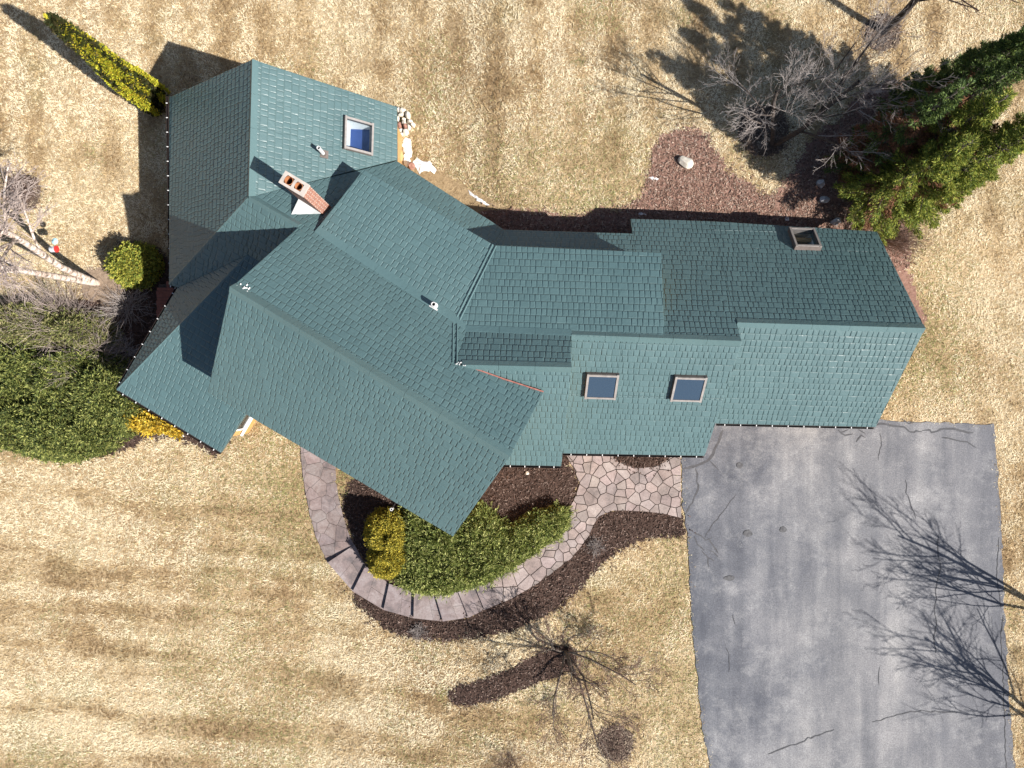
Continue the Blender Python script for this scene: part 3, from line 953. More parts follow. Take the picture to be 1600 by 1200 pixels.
ch_b = np.array((-6.90, 6.44))            # centre of the face towards the ridge
zt = 8.45
du = U; dn_ = N_
ctr = np.array((-6.83, 6.40)) - U * 0.44
def chimney():
    L, Wd = 0.45, 0.21
    mb = MB()
    c3 = Vector((*ctr, (zt + 4.5) / 2)); hzz = (zt - 4.5) / 2 - .06
    U3 = Vector((U[0], U[1], 0)); N3 = Vector((N_[0], N_[1], 0))
    tw_ = .05
    for sg in (-1, 1):
        mb.box(c3 + U3 * sg * (L - tw_), U3 * tw_, N3 * Wd, Vector((0, 0, hzz)))
        mb.box(c3 + N3 * sg * (Wd - tw_ / 2), U3 * (L - 2 * tw_), N3 * tw_ / 2, Vector((0, 0, hzz)))
    ch = mb.build('chimney', M['brick'], house)
    me = ch.data
    uvl = me.uv_layers.new(name="UVMap")
    for p in me.polygons:
        for li in p.loop_indices:
            v = me.vertices[me.loops[li].vertex_index].co
            a = v.x * U[0] + v.y * U[1]; b = v.x * N_[0] + v.y * N_[1]
            uvl.data[li].uv = ((a + b), v.z)
    cp = MB()
    zc = zt - .06
    # crown slab with two openings, as strips
    ex = L + .015; ey = Wd + .02
    holes = [(-.2, .15), (.18, .135)]
    xs = [-ex, holes[0][0] - holes[0][1], holes[0][0] + holes[0][1], holes[1][0] - holes[1][1], holes[1][0] + holes[1][1], ex]
    for i in range(5):
        a, b = xs[i], xs[i + 1]
        mid = Vector((*ctr, zc + .05)) + U3 * ((a + b) / 2)
        if i in (1, 3):
            hw = holes[i // 2][1]
            for s in (-1, 1):
                e0 = hw * .95; cy = (e0 + ey) / 2
                cp.box(mid + N3 * s * cy, U3 * ((b - a) / 2 - .0005), N3 * ((ey - e0) / 2), Vector((0, 0, .05)))
        else:
            cp.box(mid, U3 * ((b - a) / 2), N3 * ey, Vector((0, 0, .05)))
    cp.build('cap', M['concrete'], ch)
    for hx, hr in holes:
        f = MB()
        c0 = Vector((*ctr, zc)) + U3 * hx
        f.tube([c0 + Vector((0, 0, -.6)), c0 + Vector((0, 0, .105))], hr * .98, 14, cap=False)
        f.tube([c0 + Vector((0, 0, -.6)), c0 + Vector((0, 0, .105))], hr * .90, 14, cap=False)
        for i in range(14):
            j = (i + 1) % 14
            f.f.append((14 + i, 14 + j, 42 + j, 42 + i))
        f.build('flue', M['clay'], ch)
        d = MB(); d.tube([c0 + Vector((0, 0, -.30)), c0 + Vector((0, 0, -.26))], hr * .89, 14)
        d.build('flue_throat', M['dark'], ch)
    # bright metal cricket on the uphill side
    ck = MB()
    a = un(*(np.dot(U, ctr) + .40, np.dot(N_, ctr) - Wd)); b = un(np.dot(U, ctr) - .45, np.dot(N_, ctr) - Wd)
    c_ = un(np.dot(U, ctr) + .35, np.dot(N_, ctr) - Wd - .05)
    d = un(np.dot(U, ctr) - .35, np.dot(N_, ctr) - Wd - .62)
    za = hz('main_ne', *a)
    tri = [(*a, hz('main_ne', *a) + .05), (*b, hz('main_ne', *b) + .45), (*d, hz('main_ne', *d) + .03)]
    ck.add(tri + [(p[0], p[1], p[2] - .5) for p in tri], [(0, 1, 2), (3, 5, 4), (0, 3, 4, 1), (1, 4, 5, 2), (2, 5, 3, 0)])
    ck.build('cricket_flashing', M['flash'], ch)
chimney()

# ------------------------------------------------------------------ ground, drive, beds (zones in photo positions)
def wobble(pts, amp, step, seed):
    """resample a closed outline and roughen it"""
    r = np.random.default_rng(seed)
    out = []
    n = len(pts)
    for i in range(n):
        a = np.array(pts[i]); b = np.array(pts[(i + 1) % n]); L = np.linalg.norm(b - a)
        k = max(1, int(L / step))
        for j in range(k):
            p = a + (b - a) * j / k
            out.append(tuple(p + r.normal(0, amp, 2)))
    return out

DRIVE = gpoly([(1064, 640), (1200, 640), (1372, 652), (1380, 656), (1440, 659), (1500, 661), (1552, 664), (1557, 720), (1562, 800), (1567, 900), (1571, 1000), (1578, 1120), (1586, 1240), (1592, 1400),
               (1125, 1400), (1113, 1240), (1106, 1180), (1095, 1120), (1089, 1060), (1082, 990), (1078, 920), (1075, 860), (1072, 820), (1066, 790)])
PLAZA = [(872, 695), (884, 709), (895, 730), (906, 755), (900, 773), (891, 792), (890, 806), (886, 824), (874, 836), (860, 846), (838, 862), (815, 877), (795, 889), (776, 900),
         (766, 909), (783, 942), (800, 934), (820, 923), (840, 911), (858, 898), (875, 885), (890, 874), (898, 866), (910, 850), (920, 836), (927, 820), (936, 806), (955, 798), (970, 797), (1010, 799), (1040, 803), (1064, 809), (1063, 695)]
MOON = [(955, 690), (957, 712), (966, 722), (980, 728), (1003, 731), (1024, 729), (1040, 721), (1050, 708), (1052, 690)]
WALK = [(470, 690), (471, 715), (474, 745), (479, 775), (485, 805), (494, 838), (503, 858), (512, 879), (554, 851), (547, 838), (540, 818), (535, 800), (530, 780), (526, 755), (525, 735), (526, 690)]
STEPS = [((512, 879), (554, 851)), ((551, 924), (571, 884)), ((599, 953), (608, 912)), ((646, 966), (647, 926)), ((692, 971), (679, 927)), ((732, 965), (716, 925)), ((757, 953), (742, 917)), ((783, 942), (766, 909))]
FRONT = [(884, 700), (884, 709), (906, 755), (891, 792), (886, 824), (860, 846), (815, 877), (766, 909), (740, 918), (700, 928), (650, 926), (610, 913), (575, 888), (556, 856), (542, 820), (535, 790), (545, 755), (560, 740), (640, 690), (780, 690)]
OUTER = [(1066, 806), (1010, 796), (970, 794), (936, 803), (898, 862), (840, 908), (783, 938), (735, 962), (692, 968), (646, 963), (599, 950), (551, 921), (553, 938), (575, 962), (604, 985), (650, 999), (700, 1002), (760, 994), (810, 982), (850, 965), (880, 945), (905, 920), (940, 882), (972, 858), (1005, 843), (1040, 838), (1074, 840)]
STRIP = [(700, 1083), (703, 1097), (716, 1105), (740, 1103), (770, 1095), (810, 1078), (850, 1063), (885, 1050), (902, 1034), (900, 1015), (885, 1005), (862, 1010), (835, 1026), (800, 1041), (760, 1058), (720, 1070)]
NE_BED = [(745, 345), (748, 330), (800, 331), (850, 334), (890, 338), (925, 332), (960, 327), (985, 320), (1003, 308), (1010, 285), (1016, 255), (1024, 228), (1040, 210), (1065, 201), (1090, 204), (1106, 218), (1118, 238), (1135, 262), (1165, 285), (1200, 303), (1240, 312), (1300, 318), (1420, 318), (1420, 420), (1100, 420), (760, 400)]
CONIFER_BED = [(1205, 325), (1222, 298), (1240, 268), (1262, 228), (1285, 200), (1312, 190), (1340, 150), (1380, 130), (1450, 130), (1500, 160), (1510, 200), (1470, 250), (1420, 300), (1390, 345), (1376, 368), (1300, 350)]
EAST_BED = [(1360, 355), (1385, 362), (1408, 385), (1418, 415), (1428, 450), (1446, 495), (1440, 520), (1400, 470)]
WEST_BED = [(185, 380), (215, 378), (262, 400), (290, 440), (280, 500), (240, 570), (300, 640), (360, 690), (340, 712), (290, 690), (262, 680), (230, 686), (210, 700), (160, 715), (80, 715), (0, 690), (-60, 660), (-60, 480), (40, 470), (150, 470), (190, 470)]
def disc(u, v, ru, rv, n=18): return [(u + ru * math.cos(2 * math.pi * i / n), v + rv * math.sin(2 * math.pi * i / n)) for i in range(n)]
RINGS = [(1193, 205, 40, 40), (1378, 52, 29, 29), (35, 302, 30, 28), (962, 1161, 27, 28)]
SOIL = [(120, 425), (160, 420), (185, 432), (195, 455), (190, 480), (165, 480), (130, 465)]

def band(z, k): return k
# ground sheet
def axis_vals(lo, hi, step, far):
    a = list(np.arange(lo, hi + 1e-6, step)); return [-far, -far / 3, -far / 8] + a + [far / 8, far / 3, far]
gx = axis_vals(-30, 30, 0.75, 420); gy = axis_vals(-24, 24, 0.75, 420)
X, Y = np.meshgrid(gx, gy)
Z = ground_z(X, Y)
nx, ny = len(gx), len(gy)
Vg = np.stack([X.ravel(), Y.ravel(), Z.ravel()], 1)
Fg = [(j * nx + i, j * nx + i + 1, (j + 1) * nx + i + 1, (j + 1) * nx + i) for j in range(ny - 1) for i in range(nx - 1)]
lawn = build('ground', Vg, Fg, M['lawn'], smooth=True)
tag(lawn, kind='structure')

def sheet(name, poly, mat, lift, step=0.12, rough=0.0, seed=3, thick=0.0):
    """ground-hugging sheet over an outline"""
    P = np.array(poly)
    x0, y0 = P.min(0) - step; x1, y1 = P.max(0) + step
    xs = np.arange(x0, x1, step); ys = np.arange(y0, y1, step)
    Xc, Yc = np.meshgrid(xs, ys)
    cx = Xc[:-1, :-1] + step / 2; cy = Yc[:-1, :-1] + step / 2
    jit = (fbm(cx, cy, 0.6, seed, 3) - .5) * rough * 1.2
    jit2 = (fbm(cx, cy, 0.6, seed + 9, 3) - .5) * rough * 1.2
    ins = in_poly(cx + jit, cy + jit2, poly)
    idx = -np.ones(Xc.shape, int)
    used = np.zeros(Xc.shape, bool)
    used[:-1, :-1] |= ins; used[1:, :-1] |= ins; used[:-1, 1:] |= ins; used[1:, 1:] |= ins
    r = np.random.default_rng(seed)
    jx = r.uniform(-.3, .3, Xc.shape) * step; jy = r.uniform(-.3, .3, Xc.shape) * step
    vx = Xc + jx; vy = Yc + jy
    idx[used] = np.arange(used.sum())
    zz = ground_z(vx, vy) + lift + rough * 0.10 * (fbm(vx, vy, 0.35, seed + 5, 3) - .4)
    V = np.stack([vx[used], vy[used], zz[used]], 1)
    jj, ii = np.nonzero(ins)
    Fc = np.stack([idx[jj, ii], idx[jj, ii + 1], idx[jj + 1, ii + 1], idx[jj + 1, ii]], 1)
    o = build(name, V, Fc.tolist(), mat, smooth=True)
    return tag(o, kind='structure')

def slab_poly(name, poly, mat, lift, thick, parent=None, kind=None):
    mb = MB()
    poly = ccw(poly)
    top = [(x, y, float(ground_z(x, y)) + lift) for x, y in poly]
    mb.prism(top, [(x, y, z - thick) for x, y, z in top])
    o = mb.build(name, mat, parent)
    if kind: tag(o, kind=kind)
    return o
drive = slab_poly('driveway', wobble(DRIVE, 0.035, 0.25, 5), M['asphalt'], 0.035, 0.2, kind='structure')
W = gpoly
zones = {}
zones['front'] = W(FRONT); zones['outer'] = W(OUTER); zones['strip'] = W(STRIP); zones['ne'] = W(NE_BED)
zones['con'] = W(CONIFER_BED); zones['east'] = W(EAST_BED); zones['west'] = W(WEST_BED); zones['soil'] = W(SOIL)
ring_polys = [W(disc(*r)) for r in RINGS]
sheet('mulch_bed', zones['front'], M['mulch'], 0.02, .13, 0.25, 21)
sheet('mulch_bed', zones['outer'], M['mulch'], 0.02, .13, 0.30, 22)
sheet('mulch_bed', zones['strip'], M['mulch'], 0.03, .13, 0.30, 23)
sheet('mulch_bed', zones['ne'], M['redmulch'], 0.02, .15, 0.5, 24)
sheet('needle_litter', zones['con'], M['redmulch'], 0.035, .15, 0.8, 25)
sheet('mulch_bed', zones['east'], M['redmulch'], 0.03, .13, 0.4, 26)
sheet('mulch_bed', zones['west'], M['mulch'], 0.02, .15, 0.5, 27)
sheet('bare_soil', zones['soil'], M['soil'], 0.03, .13, 0.6, 28)
for i, rp in enumerate(ring_polys):
    sheet('mulch_ring', rp, M['ringmulch'], 0.045, .11, 0.3, 30 + i)

# mown lawn: dead grass blades
EXCL = [W(PLAZA), W(WALK), DRIVE, zones['front'], zones['outer'], zones['strip'], zones['ne'], zones['con'], zones['east'], zones['west'], zones['soil']] + ring_polys
EXCL += [W([a for a, b in STEPS] + [b for a, b in STEPS][::-1])]
HOUSE_FOOT = [[un(-13.4, -8.1), un(0.4, -8.1) if False else un(-9.2, -8.1), un(-9.2, -5.5), un(0.5, -5.5), un(0.5, 6.5), un(-13.4, 6.5)],
              [wpt(-13.6, 4), wpt(-13.6, 10.9), wpt(-5.4, 10.9), wpt(-5.4, 4)], [wpt(-1, -2.4), wpt(14.5, -1.1), wpt(14.5, 6.2), wpt(-1, 6.2)]]
def lawn_tone(x, y):
    """patch tone 0 dark .. 1 bleached, and greenness"""
    t = 0.5 + 1.6 * (0.55 * fbm(x, y, 2.6, 101, 4) + 0.45 * fbm(x, y, 0.8, 120, 3) - .5)
    # mowing stripes: along x in the front lawn, along y behind and at the right
    front = sstep((-y - 1.5) / 4.0) * sstep((6 - x) / 5)
    ph = (y + 0.08 * x + 2.6 * (fbm(x * .3, y, 3.0, 140, 3) - .5)) / 2.3
    t = t + front * 0.26 * (fbm(x * .3, y, 1.8, 145, 3) + .25) * np.sin(2 * np.pi * ph)
    t = t + front * 0.8 * (fbm(x * .09, y + .08 * x, .36, 147, 3) - .5)
    back = sstep((y - 8) / 3.0)
    t = t + back * 0.4 * (fbm(x, y * .12, .55, 152, 3) - .5)
    t = t + back * 0.2 * np.sin(2 * np.pi * (x + .6 * fbm(x, y, 3, 150, 2)) / 1.75)
    right = sstep((x - 15) / 2.0)
    t = t + right * 0.11 * np.sin(2 * np.pi * (x + .15 * y) / 1.5)
    g = np.clip((fbm(x, y, 3.5, 160, 4) - .50) * 4.0, 0, 1)
    nearh = np.exp(-((x + 9) ** 2 / 30 + (y + 4.5) ** 2 / 9))
    nearh += np.exp(-((x - 1.5) ** 2 / 40 + (y - 9) ** 2 / 5)) * .8 + np.exp(-((x - 18.5) ** 2 / 4 + (y - 2.5) ** 2 / 8)) * .7
    g = np.clip(g * .55 + nearh * .7, 0, 1)
    for u_, v_, r_ in ((333, 1113, .22), (451, 945, .25), (512, 1155, .2), (50, 1070, .25), (8, 378, .3), (735, 1165, .25), (806, 1096, .3), (690, 1085, .35), (936, 185, .3), (1512, 596, .25), (560, 1010, .2), (1070, 30, .3), (905, 95, .25)):
        px_, py_, _z = gpt(u_, v_)
        g = np.maximum(g, np.exp(-((x - px_) ** 2 + (y - py_) ** 2) / r_ ** 2))
    return np.clip(t, 0, 1), g
NB = 800000
bx_ = rng.uniform(-26, 26, NB); by_ = rng.uniform(-20.5, 20.5, NB)
keep = np.ones(NB, bool)
jx = rng.normal(0, .10, NB); jy = rng.normal(0, .10, NB)
for pz in EXCL: keep &= ~in_poly(bx_ + jx, by_ + jy, pz)
for pz in HOUSE_FOOT: keep &= ~in_poly(bx_, by_, pz)
bx_ = bx_[keep]; by_ = by_[keep]; nb = len(bx_)
tone, green = lawn_tone(bx_, by_)
ang = 2 * np.pi * fbm(bx_, by_, 0.32, 170, 2) * 2.2 + rng.normal(0, .9, nb)
ln = rng.uniform(.08, .20, nb); wd = rng.uniform(.006, .014, nb)
tilt = np.abs(rng.normal(.35, .3, nb)).clip(.05, 1.3)
gz = ground_z(bx_, by_)
dxy = np.stack([np.cos(ang) * np.cos(tilt), np.sin(ang) * np.cos(tilt), np.sin(tilt)], 1)
sd = np.stack([-np.sin(ang), np.cos(ang), np.zeros(nb)], 1)
base = np.stack([bx_, by_, gz + rng.uniform(0.0, .03, nb)], 1)
V3 = np.empty((nb, 3, 3))
V3[:, 0] = base - sd * wd[:, None]; V3[:, 1] = base + sd * wd[:, None]; V3[:, 2] = base + dxy * ln[:, None]
pale = np.array((0.83, 0.74, 0.54)); tan = np.array((0.57, 0.43, 0.235)); brown = np.array((0.23, 0.15, 0.075)); olive = np.array((0.23, 0.23, 0.10))
q = tone + .09 + .35 * (fbm(bx_, by_, .22, 180, 2) - .5) + rng.normal(0, .17, nb)
c_ = np.where((q < .45)[:, None], brown + (tan - brown) * np.clip((q - .15) / .30, 0, 1)[:, None],
              tan + (pale - tan) * np.clip((q - .45) / .25, 0, 1)[:, None])
gm = (rng.random(nb) < green * .75)[:, None]
c_ = np.where(gm, olive * rng.uniform(.7, 1.8, nb)[:, None], c_)
grass = soup('dead_grass', V3.reshape(-1, 3), 3, c_, M['straw'])
tag(grass, 'short dormant straw coloured grass covering the lawn', 'grass', kind='stuff')

# bark chips lying on the beds
def chips(name, poly, n, pal, mat, seed, label, skip=(), zoff=.04):
    r = np.random.default_rng(seed)
    P = np.array(poly); lo = P.min(0); hi = P.max(0)
    x = r.uniform(lo[0] - .4, hi[0] + .4, n); y = r.uniform(lo[1] - .4, hi[1] + .4, n)
    jj = np.where(r.random(n) < .4, .24, .08); k = in_poly(x + r.normal(0, 1, n) * jj, y + r.normal(0, 1, n) * jj, poly)
    for s in skip: k &= ~in_poly(x, y, s)
    x = x[k]; y = y[k]; m = len(x)
    a = r.uniform(0, 6.28, m); l = r.uniform(.02, .06, m); w = r.uniform(.008, .02, m)
    n1 = r.normal(0, .35, m); n2 = r.normal(0, .35, m)
    d = np.stack([np.cos(a), np.sin(a), n1], 1) * l[:, None]; s = np.stack([-np.sin(a), np.cos(a), n2], 1) * w[:, None]
    c = np.stack([x, y, ground_z(x, y) + zoff + r.uniform(0, .03, m)], 1)
    V = np.stack([c - d - s, c + d - s, c + d + s, c - d + s], 1).reshape(-1, 3)
    pal = np.array(pal); ci = pal[r.integers(0, len(pal), m)] * r.uniform(.6, 1.35, m)[:, None]
    o = soup(name, V, 4, ci, mat)
    return tag(o, label, 'bark mulch', kind='stuff')
dkpal = [(0.045, .029, .024), (.075, .047, .038), (.11, .07, .056), (.03, .02, .016), (.17, .125, .105)]
rdpal = [(.18, .108, .08), (.225, .14, .105), (.27, .18, .14), (.12, .072, .055), (.34, .26, .21)]
ringpal = [(.10, .07, .055), (.15, .11, .085), (.20, .15, .12), (.07, .048, .038), (.30, .24, .18)]
skipw = (W(PLAZA), W(WALK))
chips('bark_chips', zones['front'], 18000, dkpal, M['chips'], 1, 'dark bark chips of the bed inside the curved walk', skipw)
chips('bark_chips', zones['outer'], 24000, dkpal, M['chips'], 2, 'dark bark chips of the band along the outside of the walk', skipw)
chips('bark_chips', zones['strip'], 5500, dkpal, M['chips'], 3, 'dark bark chips of the strip running to the bare lawn tree')
chips('bark_chips', zones['ne'], 45000, rdpal, M['chips'], 4, 'reddish bark chips of the bed behind the garage')
chips('bark_chips', zones['con'], 22000, rdpal, M['chips'], 5, 'reddish needle litter under the evergreens')
chips('bark_chips', zones['west'], 16000, dkpal, M['chips'], 6, 'dark litter of the bed around the big spreading shrub')
for i, rp in enumerate(ring_polys):
    chips('bark_chips', rp, 3200, ringpal, M['chips'], 10 + i, ['bark chips round the two stemmed bare tree', 'bark chips round the trunk at the top edge', 'bark chips in the ring at the left edge', 'bark chips in the round bed near the bottom edge'][i], zoff=.06)

# ------------------------------------------------------------------ flagstone terrace, stamped walk and steps
def cells(region_polys, seeds, inset, rnd):
    out = []
    S = np.array(seeds)
    for i, s in enumerate(S):
        d = np.hypot(*(S - s).T); order = np.argsort(d)[1:16]
        c = [(s[0] - 1.2, s[1] - 1.2), (s[0] + 1.2, s[1] - 1.2), (s[0] + 1.2, s[1] + 1.2), (s[0] - 1.2, s[1] + 1.2)]
        for j in order:
            m = (s + S[j]) / 2; e = (S[j] - s) / (np.linalg.norm(S[j] - s) + 1e-9)
            m = m - e * inset
            t = np.array((-e[1], e[0]))
            c = clip_convex(c, [tuple(m - t * 9), tuple(m + t * 9), tuple(m + t * 9 - e * 20), tuple(m - t * 9 - e * 20)]) if ccw([tuple(m - t * 9), tuple(m + t * 9), tuple(m + t * 9 - e * 20)]) == [tuple(m - t * 9), tuple(m + t * 9), tuple(m + t * 9 - e * 20)] else \
                clip_convex(c, [tuple(m - t * 9 - e * 20), tuple(m + t * 9 - e * 20), tuple(m + t * 9), tuple(m - t * 9)])
            if len(c) < 3: break
        if len(c) >= 3: out.append(c)
    return out

def poisson(poly, rmin, seed, tries=6000, skip=None, big=1.0):
    r = np.random.default_rng(seed); P = np.array(poly); lo = P.min(0); hi = P.max(0)
    pts = []
    for _ in range(tries):
        p = r.uniform(lo - .3, hi + .3)
        d = rmin * r.choice((.55, .75, 1.0, 1.2, 1.5)) * (big if p[0] < 1.5 else 1.0)
        if all((p[0] - q[0]) ** 2 + (p[1] - q[1]) ** 2 > (d) ** 2 for q in pts): pts.append(tuple(p))
    return pts

def clip_to(c, poly, skip):
    """cut a convex cell by a free outline: sampled boolean through bmesh-free marching along its edges"""
    dense = []
    for i in range(len(c)):
        a = np.array(c[i]); b = np.array(c[(i + 1) % len(c)])
        k = max(1, int(np.linalg.norm(b - a) / .05))
        for j in range(k): dense.append(a + (b - a) * j / k)
    D = np.array(dense)
    ctr_ = D.mean(0)
    def ok(p): return bool(in_poly(np.array([p[0]]), np.array([p[1]]), poly)[0]) and not (skip and bool(in_poly(np.array([p[0]]), np.array([p[1]]), skip)[0]))
    if not ok(ctr_):
        ins = [p for p in D if ok(p)]
        if len(ins) < 4: return None
        ctr_ = np.mean(ins, axis=0)
        if not ok(ctr_): return None
    out = []; area = 0
    for p in D:
        if ok(p): out.append(tuple(p)); continue
        lo_, hi_ = 0.0, 1.0
        for _ in range(8):
            m = (lo_ + hi_) / 2
            if ok(ctr_ + (p - ctr_) * m): lo_ = m
            else: hi_ = m
        out.append(tuple(ctr_ + (p - ctr_) * lo_))
    # drop repeats and straight runs
    res = []
    for p in out:
        if not res or math.hypot(p[0] - res[-1][0], p[1] - res[-1][1]) > .03: res.append(p)
    if len(res) < 3: return None
    A = 0
    for i in range(len(res)):
        j = (i + 1) % len(res); A += res[i][0] * res[j][1] - res[j][0] * res[i][1]
    return res if abs(A) / 2 > .012 else None

def paving(name, outline, rmin, inset, mat, lift, thick, seed, skip=None, tint=.12):
    poly = gpoly(outline); sk = gpoly(skip) if skip else None
    V = []; Fc = []; C = []
    r = random.Random(seed)
    n = 0
    for c in cells([poly], poisson(poly, rmin, seed, big=1.55 if name.startswith('flag') else 1.0), inset, r):
        q = clip_to(c, poly, sk)
        if q is None: continue
        q = ccw(q); k = len(q); b = len(V)
        dz = r.uniform(-.014, .014); t = 1 + r.uniform(-tint, tint)
        tt = np.array((t * (1 + r.uniform(-.03, .05)), t, t * (1 + r.uniform(-.03, .03))))
        for x, y in q: V.append((x, y, float(ground_z(x, y)) + lift + dz)); C.append(tt)
        for x, y in q: V.append((x, y, float(ground_z(x, y)) + lift - thick)); C.append(tt)
        Fc.append(tuple(range(b, b + k)))
        Fc += [(b + i, b + k + i, b + k + (i + 1) % k, b + (i + 1) % k) for i in range(k)]
    o = build(name, V, Fc, mat, cols=np.array(C))
    return tag(o, kind='structure')
slab_poly('path_base', W(PLAZA), M['joint'], 0.028, .1, kind='structure')
paving('flagstone_path', PLAZA, 0.5, 0.016, M['flag'], 0.06, .05, 8, skip=MOON, tint=.2)
sheet('mulch_bed', W(MOON), M['mulch'], 0.06, .11, 0.1, 41)
chips('bark_chips', W(MOON), 1800, dkpal, M['chips'], 44, 'dark bark chips of the half round bed under the eave', zoff=.08)
sheet('path_base', W(WALK), M['joint'], 0.03, .1, 0, 43)
paving('stamped_path', WALK, 0.78, 0.007, M['stamped'], 0.066, .04, 9, tint=.05)

# steps climbing along the bend of the walk
st = empty('garden_steps', gpt(640, 940), 'curved flight of broad stone steps around the juniper bed', 'steps')
Zs = [max(gpt(*q)[2] for q in (STEPS[i + 1] + STEPS[i])) + .035 for i in range(7)]
def perp_cut(a0, b0, a1, b1, n=5):
    return a0, b0, b1, a1
for i in range(7):
    a0, b0 = STEPS[i]; a1, b1 = STEPS[i + 1]
    z = Zs[i]
    A0, B0, A1, B1 = (np.array(at(*p, z)) for p in (a0, b0, a1, b1))
    # two or three slabs per tread with thin joints
    cuts = [0.0, random.uniform(.38, .62), 1.0]
    r = random.Random(90 + i)
    V = []; Fc = []; C = []
    def prism(q, dz, t):
        q = ccw([tuple(p) for p in q]); b = len(V); k = len(q)
        for x, y in q: V.append((x, y, z + dz)); C.append(np.array((t, t, t * r.uniform(.98, 1.05))))
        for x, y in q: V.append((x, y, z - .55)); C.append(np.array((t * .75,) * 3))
        Fc.append(tuple(range(b, b + k)))
        Fc.extend([(b + j, b + k + j, b + k + (j + 1) % k, b + (j + 1) % k) for j in range(k)])
    m = r.uniform(.45, .7)
    cA = A0 + (A1 - A0) * m; cB = B0 + (B1 - B0) * (m + r.uniform(-.08, .08))
    g = .006
    prism([A0, B0, B0 + (cB - B0) * (1 - g * 2), A0 + (cA - A0) * (1 - g * 2)], 0, r.uniform(.92, 1.12))
    h = r.uniform(.35, .65)
    mA = cA + (cB - cA) * h; mB = A1 + (B1 - A1) * h
    prism([cA, cA + (cB - cA) * (h - g), A1 + (B1 - A1) * (h - g), A1], -.004, r.uniform(.9, 1.1))
    prism([cA + (cB - cA) * (h + g), cB, B1, A1 + (B1 - A1) * (h + g)], .003, r.uniform(.9, 1.1))
    build('step', V, Fc, M['stamped'], st, cols=np.array(C))

# ------------------------------------------------------------------ cracks and patches sealed with tar on the drive
def strip(pts, w, seed, zlift=.004):
    r = random.Random(seed)
    P = []
    for i in range(len(pts) - 1):
        a = np.array(pts[i], float); b = np.array(pts[i + 1], float)
        k = max(1, int(np.linalg.norm(b - a) / 6))
        for j in range(k): P.append(a + (b - a) * j / k + np.array((r.gauss(0, .9), r.gauss(0, .9))))
    P.append(np.array(pts[-1], float))
    G = [np.array(gpt(*p)) for p in P]
    V = []; Fc = []
    for i, p in enumerate(G):
        d = G[min(i + 1, len(G) - 1)] - G[max(i - 1, 0)]; d = d[:2] / (np.linalg.norm(d[:2]) + 1e-9)
        s = np.array((-d[1], d[0])) * w * r.uniform(.7, 1.3) * (0.35 if i in (0, len(G) - 1) else 1)
        z = p[2] + .035 + zlift
        V += [(p[0] + s[0], p[1] + s[1], z), (p[0] - s[0], p[1] - s[1], z)]
    for i in range(len(G) - 1): Fc.append((2 * i, 2 * i + 1, 2 * i + 3, 2 * i + 2))
    return V, Fc
CR = [([(1129, 672), (1122, 690), (1110, 714), (1105, 720), (1090, 727), (1075, 730), (1066, 733)], .055), ([(1107, 719), (1115, 727), (1123, 735)], .03),
      ([(1086, 733), (1090, 740), (1090, 770), (1082, 785), (1072, 800), (1069, 806)], .035), ([(1083, 831), (1095, 838), (1102, 845), (1112, 840)], .03), ([(1085, 838), (1090, 850), (1100, 860)], .03),
      ([(1108, 840), (1113, 852), (1122, 865)], .03), ([(1095, 860), (1104, 872), (1107, 886)], .025), ([(1105, 870), (1116, 877)], .025), ([(1108, 858), (1118, 865), (1122, 870)], .025),
      ([(1150, 772), (1125, 805), (1108, 828), (1101, 840)], .018), ([(1368, 664), (1380, 662), (1395, 665), (1412, 667), (1420, 674), (1440, 675)], .04), ([(1410, 655), (1418, 662), (1430, 660)], .03),
      ([(1442, 671), (1452, 672), (1455, 676), (1468, 671), (1488, 669), (1505, 674), (1520, 676)], .04), ([(1470, 683), (1490, 686), (1510, 692), (1525, 700)], .03),
      ([(1310, 672), (1320, 680), (1332, 678)], .03), ([(1335, 690), (1345, 680), (1352, 684)], .03), ([(1340, 672), (1352, 678)], .03), ([(1312, 676), (1325, 671)], .025),
      ([(1374, 676), (1376, 690), (1372, 720)], .012), ([(1414, 750), (1416, 768), (1424, 795), (1430, 810)], .02), ([(1466, 835), (1464, 860), (1470, 885), (1462, 915), (1460, 955), (1463, 975), (1458, 1000), (1461, 1020)], .018),
      ([(1374, 1040), (1372, 1055), (1373, 1070)], .014), ([(1362, 1128), (1390, 1119), (1415, 1113), (1440, 1110), (1480, 1113), (1500, 1112)], .018), ([(1200, 1177), (1230, 1168), (1262, 1154), (1285, 1146), (1303, 1139)], .022),
      ([(1566, 960), (1563, 990), (1566, 1040), (1568, 1100), (1571, 1180), (1574, 1240)], .016), ([(1560, 840), (1556, 900), (1563, 950)], .012), ([(1146, 960), (1148, 975)], .02), ([(1135, 1010), (1140, 1030), (1138, 1050)], .012)]
V = []; Fc = []
for i, (p, w) in enumerate(CR):
    v, f = strip(p, w, 200 + i, .004 + .0004 * i)
    n = len(V); V += v; Fc += [tuple(k + n for k in q) for q in f]
o = build('crack_sealant', V, Fc, M['tar'], drive)
def patch(u, v, w, h, seed):
    r = random.Random(seed)
    pts = [(u + w * math.cos(a) * r.uniform(.85, 1.15) * 1.15, v + h * math.sin(a) * r.uniform(.85, 1.15) * 1.15) for a in [math.pi / 4 + k * math.pi / 6 for k in range(12)]]
    V = []
    for p in pts:
        x, y, z = gpt(*p); V.append((x, y, z + .035 + .02))
    b = [(x, y, z - .03) for x, y, z in V]
    mb = MB(); mb.prism(ccw3(V), ccw3(b)); return mb
def ccw3(P):
    a = sum(P[i][0] * P[(i + 1) % len(P)][1] - P[(i + 1) % len(P)][0] * P[i][1] for i in range(len(P)))
    return P if a > 0 else P[::-1]
